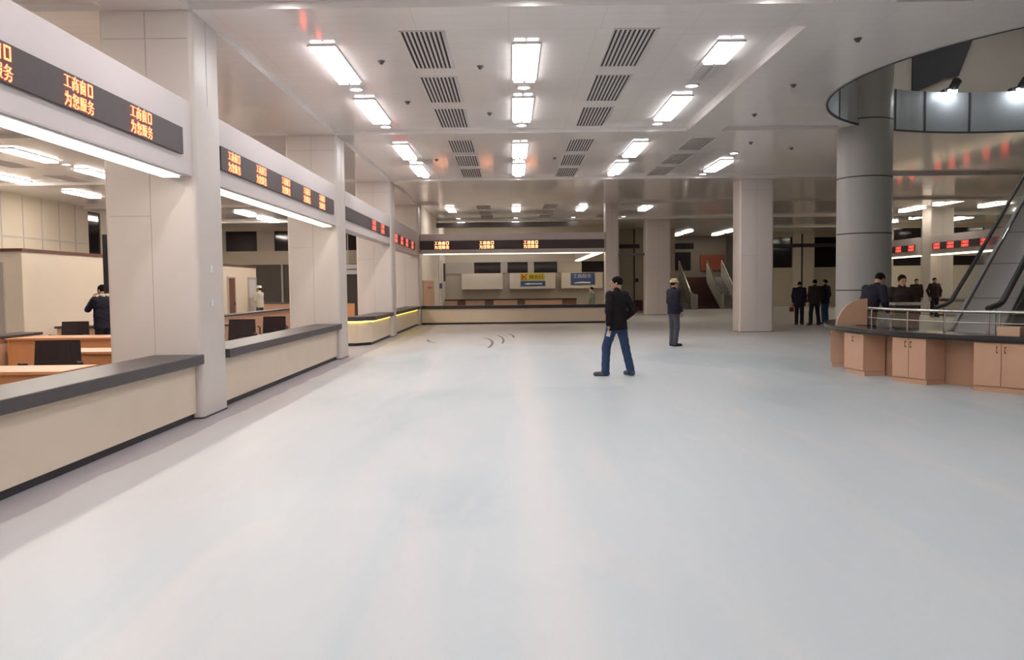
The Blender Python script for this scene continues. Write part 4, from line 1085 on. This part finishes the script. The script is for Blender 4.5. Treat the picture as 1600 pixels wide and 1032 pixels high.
    # --- shoes
    for s in 'LR':
        a, t = J['an' + s], J['to' + s]; f = unit((t - a) * V3(1, 1, 0)); g = max(0.0, min(a[2], t[2]) - 0.03)
        S = SDF(np.minimum(a, t) - 0.16, np.maximum(a, t) + 0.16, h * 0.8)
        z0 = a[2] - 0.085
        S.cone(V3(a[0], a[1], z0 + 0.045) - f * 0.035, V3(t[0], t[1], t[2] + 0.008), 0.045, 0.038, 0.02); S.cone(V3(a[0], a[1], z0 + 0.05), a + V3(0, 0, 0.02), 0.043, 0.040, 0.03)
        S.plane_cut(V3(0, 0, z0 + 0.004), (0, 0, -1))
        S.plane_cut(V3(0, 0, a[2] + 0.02), (0, 0, 1))
        child(S, 'shoe', [shoes])
    # --- hair or hat
    S = SDF(hc - 0.2, hc + 0.22, min(h, 0.008))
    S.ell(HP(0, -0.016, 0.032), (0.083, 0.102, 0.094), R, 0.0)
    S.wrinkle(0.003, (60, 50, 70), 1.0)
    n = R @ np.array([0, 0.80, -0.60]); S.plane_cut(HP(0, 0.055, 0.042), n)
    S.plane_cut(HP(0, 0, -0.055), R @ np.array([0, 0.15, -1.0]))
    child(S, 'hair', [hair])
    if hat:
        S = SDF(hc - 0.22, hc + 0.24, min(h, 0.008))
        S.ell(HP(0, -0.012, 0.048), (0.105, 0.122, 0.098), R, 0.0)
        S.plane_cut(HP(0, 0, 0.042), R @ np.array([0, 0.0, -1.0]))
        S.ell(HP(0, 0.02, 0.044), (0.118, 0.150, 0.011), R, 0.008)
        S.cone(HP(0, -0.09, 0.12), HP(0, 0.07, 0.13), 0.016, 0.016, 0.015)
        child(S, hat[0], [hat[1]])
    return root, R, J

M['cloth_black'] = mat('black_jacket_cloth', (0.014, 0.011, 0.014), 0.8, 0.2, var=0.25, scale=14)
M['cloth_navy'] = mat('dark_navy_cloth', (0.020, 0.019, 0.032), 0.8, 0.2, var=0.25, scale=14)
M['cloth_brown'] = mat('dark_brown_cloth', (0.038, 0.026, 0.024), 0.8, 0.2, var=0.25, scale=14)
M['cloth_olive'] = mat('dark_olive_cloth', (0.036, 0.031, 0.026), 0.8, 0.2, var=0.25, scale=14)
M['cloth_pale'] = mat('pale_shirt_cloth', (0.62, 0.60, 0.48), 0.8, 0.2, var=0.08, scale=14)
M['cloth_teal'] = mat('grey_green_cloth', (0.22, 0.24, 0.19), 0.8, 0.2, var=0.1, scale=14)
M['jeans'] = mat('blue_jeans_cloth', (0.040, 0.070, 0.150), 0.8, 0.2, var=0.3, scale=9)
M['slacks'] = mat('grey_blue_trouser_cloth', (0.085, 0.085, 0.105), 0.8, 0.2, var=0.2, scale=9)
M['slacks_dark'] = mat('dark_trouser_cloth', (0.022, 0.020, 0.028), 0.8, 0.2, var=0.2, scale=9)
M['shoe'] = mat('dark_shoe_leather', (0.035, 0.033, 0.040), 0.5, 0.4, var=0.2)
M['shoe_grey'] = mat('grey_shoe', (0.10, 0.10, 0.12), 0.6, 0.4, var=0.2)
M['hat_yellow'] = mat('yellow_hard_hat', (0.58, 0.46, 0.24), 0.4, 0.5, var=0.03)
M['hat_white'] = mat('white_cap', (0.80, 0.78, 0.70), 0.6, 0.4, var=0.03)
M['bagred'] = mat('red_bag', (0.30, 0.035, 0.035), 0.6, var=0.1)

ran = math.radians
# 1 man walking in the hall
r1, R1, J1 = person('person in black jacket and blue jeans walking away across the open floor', 1.84, 14.56, ran(40), 1.74, 0.0068, 'cloth_black', 'jeans', 'shoe_grey', hem=0.80, pose=dict(
    yaw=ran(33), pitch=ran(-4), head=(0.0, 0.01, 1.605), chest=(0, -0.01, 1.30),
    elL=(-0.262, -0.055, 1.13), wrL=(-0.225, -0.02, 0.885), hdL=(0.05, 0.10, -1), thL=(0.6, 0.6, -0.2), curl=0.75,
    elR=(0.285, -0.13, 1.13), wrR=(0.215, 0.055, 0.96), hdR=(-0.25, 0.45, -0.85), thR=(-0.6, 0.5, -0.1),
    hiL=(-0.09, 0.01, 0.90), knL=(-0.135, 0.13, 0.50), anL=(-0.165, 0.125, 0.085), toL=(-0.30, 0.235, 0.03),
    hiR=(0.09, -0.01, 0.90), knR=(0.155, -0.05, 0.49), anR=(0.195, -0.15, 0.088), toR=(0.235, 0.02, 0.03)))
pw = J1['wrL'] + unit(J1['hdL']) * 0.10
o = MB().box(-0.02, 0.045, -0.004, 0.004, -0.10, 0.0).obj('paper_slip', 'paper')
wm = Matrix.Translation((1.84, 14.56, 0)) @ Matrix.Rotation(ran(40), 4, 'Z') @ Matrix.Scale(1.74 / 1.72, 4)
o.location = wm @ Vector(pw) + Vector((0.0, -0.01, 0.01)); o.rotation_euler = (0.1, 0.25, ran(10))
tag(o, 'small white slip of paper held in the walking man\'s left hand', 'paper')
# 2 hard hat man
person('person in yellow hard hat and dark jacket standing in profile facing right', 4.17, 21.4, ran(-68), 1.72, 0.008, 'cloth_navy', 'slacks', 'shoe', hem=0.84, hat=('hard_hat', 'hat_yellow'), pose=dict(
    yaw=ran(-8), elL=(-0.235, 0.0, 1.13), wrL=(-0.20, 0.10, 0.90), hdL=(0.1, 0.25, -1), elR=(0.24, -0.05, 1.12), wrR=(0.20, 0.10, 0.90), hdR=(-0.1, 0.25, -1),
    anL=(-0.09, 0.0, 0.085), toL=(-0.11, 0.17, 0.03), anR=(0.085, -0.03, 0.085), toR=(0.10, 0.14, 0.03)))
# 3-5 trio with backs turned
person('person in dark coat, leftmost of three seen from behind, head bowed', 10.92, 31.6, ran(-28), 1.66, 0.011, 'cloth_navy', 'slacks_dark', 'shoe', hem=0.72, pose=dict(head=(0.0, 0.07, 1.575), neck=(0, 0.02, 1.45), pitch=ran(-25), chest=(0, 0.01, 1.30)))
person('person in dark olive jacket, middle of three seen from behind', 11.36, 31.2, ran(8), 1.72, 0.011, 'cloth_olive', 'slacks_dark', 'shoe', hem=0.80, pose=dict(hiL=(-0.1, 0, 0.9), knL=(-0.14, 0.02, 0.49), anL=(-0.17, -0.02, 0.085), toL=(-0.19, 0.15, 0.03), knR=(0.13, 0.02, 0.49), anR=(0.16, -0.02, 0.085), toR=(0.18, 0.15, 0.03)))
person('person in dark navy jacket and jeans, rightmost of three by the round column', 12.05, 32.0, ran(35), 1.72, 0.011, 'cloth_navy', 'jeans', 'shoe', hem=0.80, pose=dict(yaw=ran(20)))
bx, by = 10.68, 31.69
t = thing('hand_bag', 'small red bag hanging from the hand of the leftmost of the three men', 'bag', (bx, by, 0.50))
MB((bx, by, 0.50)).box(bx - 0.10, bx + 0.06, by - 0.05, by + 0.05, 0.50, 0.67).obj('bag_body', 'bagred', t, bevel=0.015)
MB((bx, by, 0.50)).tube([(bx - 0.06, by, 0.67), (bx - 0.02, by, 0.76), (bx + 0.01, by, 0.76), (bx + 0.04, by, 0.67)], 0.008, 8).obj('bag_handle', 'bagred', t)
# 6 man leaning at the round desk
person('person in dark jacket leaning forward and looking down behind the round desk', 6.87, 15.95, ran(-66), 1.84, 0.008, 'cloth_navy', 'slacks_dark', 'shoe', hem=0.82, pose=dict(
    pelvis=(0, -0.10, 0.93), waist=(0, -0.05, 1.08), chest=(0, 0.06, 1.28), neck=(0, 0.155, 1.41), head=(0, 0.235, 1.535), pitch=ran(-34),
    shL=(-0.185, 0.10, 1.375), shR=(0.185, 0.10, 1.375), elL=(-0.27, 0.14, 1.12), wrL=(-0.17, 0.34, 0.99), hdL=(0.2, 1, -0.2), thL=(1, 0, 0.3), elR=(0.28, 0.05, 1.12), wrR=(0.17, 0.25, 0.97), hdR=(-0.3, 1, -0.2), thR=(-1, 0, 0.3),
    hiL=(-0.09, -0.10, 0.9), hiR=(0.09, -0.10, 0.9), knL=(-0.1, -0.04, 0.49), knR=(0.1, -0.04, 0.49), anL=(-0.105, -0.08, 0.085), anR=(0.105, -0.08, 0.085), toL=(-0.12, 0.09, 0.03), toR=(0.12, 0.09, 0.03)))
# 7 man facing the viewer
person('person in dark top facing the camera behind the ledge in the round desk', 7.92, 16.9, ran(170), 1.74, 0.008, 'cloth_brown', 'slacks_dark', 'shoe', hem=0.82, collar='cloth_navy', pose=dict(
    pitch=ran(-6), yaw=ran(8), elL=(-0.27, 0.02, 1.14), wrL=(-0.12, 0.20, 1.06), hdL=(0.9, 0.5, 0.0), thL=(0, 0.3, 1), elR=(0.27, 0.02, 1.14), wrR=(0.12, 0.22, 1.09), hdR=(-0.9, 0.4, 0.0), thR=(0, 0.3, 1)))
# 8-9 far couple
person('person in dark brown coat, left one of two far off beyond the round desk', 18.08, 37.2, ran(160), 1.72, 0.013, 'cloth_brown', 'slacks_dark', 'shoe', hem=0.74)
person('person in maroon-brown jacket, right one of two far off beyond the round desk', 18.74, 36.9, ran(185), 1.76, 0.013, 'cloth_brown', 'slacks_dark', 'shoe', hem=0.84, pose=dict(elL=(-0.30, -0.03, 1.15), elR=(0.30, -0.03, 1.15)))
# 10 man in the left office with a hand at his face
person('person in dark jacket holding a hand to the face in the left office', -8.72, 17.75, ran(58), 1.72, 0.009, 'cloth_navy', 'slacks_dark', 'shoe', hem=0.78, collar='cloth_pale', pose=dict(
    yaw=ran(12), pitch=ran(-12), elL=(-0.235, 0.16, 1.20), wrL=(-0.115, 0.185, 1.40), hdL=(0.35, -0.15, 1.0), thL=(0.2, -0.7, 0.5), elR=(0.33, -0.12, 1.20), wrR=(0.25, 0.05, 1.02), hdR=(-0.6, 0.7, -0.3), thR=(-0.3, 0.3, 0.9)))
# 11 person in white cap
person('person in pale shirt and white cap far back in the left office', -10.05, 33.2, ran(80), 1.70, 0.011, 'cloth_pale', 'slacks', 'shoe', hem=0.86, hat=('cap', 'hat_white'), pose=dict(
    elL=(-0.23, 0.06, 1.15), wrL=(-0.16, 0.26, 1.18), hdL=(0.2, 1, 0.2), thL=(0.6, 0, 0.8), elR=(0.23, 0.06, 1.15), wrR=(0.16, 0.26, 1.18), hdR=(-0.2, 1, 0.2), thR=(-0.6, 0, 0.8)))
# 12 worker behind the far counter
person('person in grey-green top just behind the far counter at its right end', 3.62, 37.6, ran(60), 1.52, 0.012, 'cloth_teal', 'slacks_dark', 'shoe', hem=0.84)
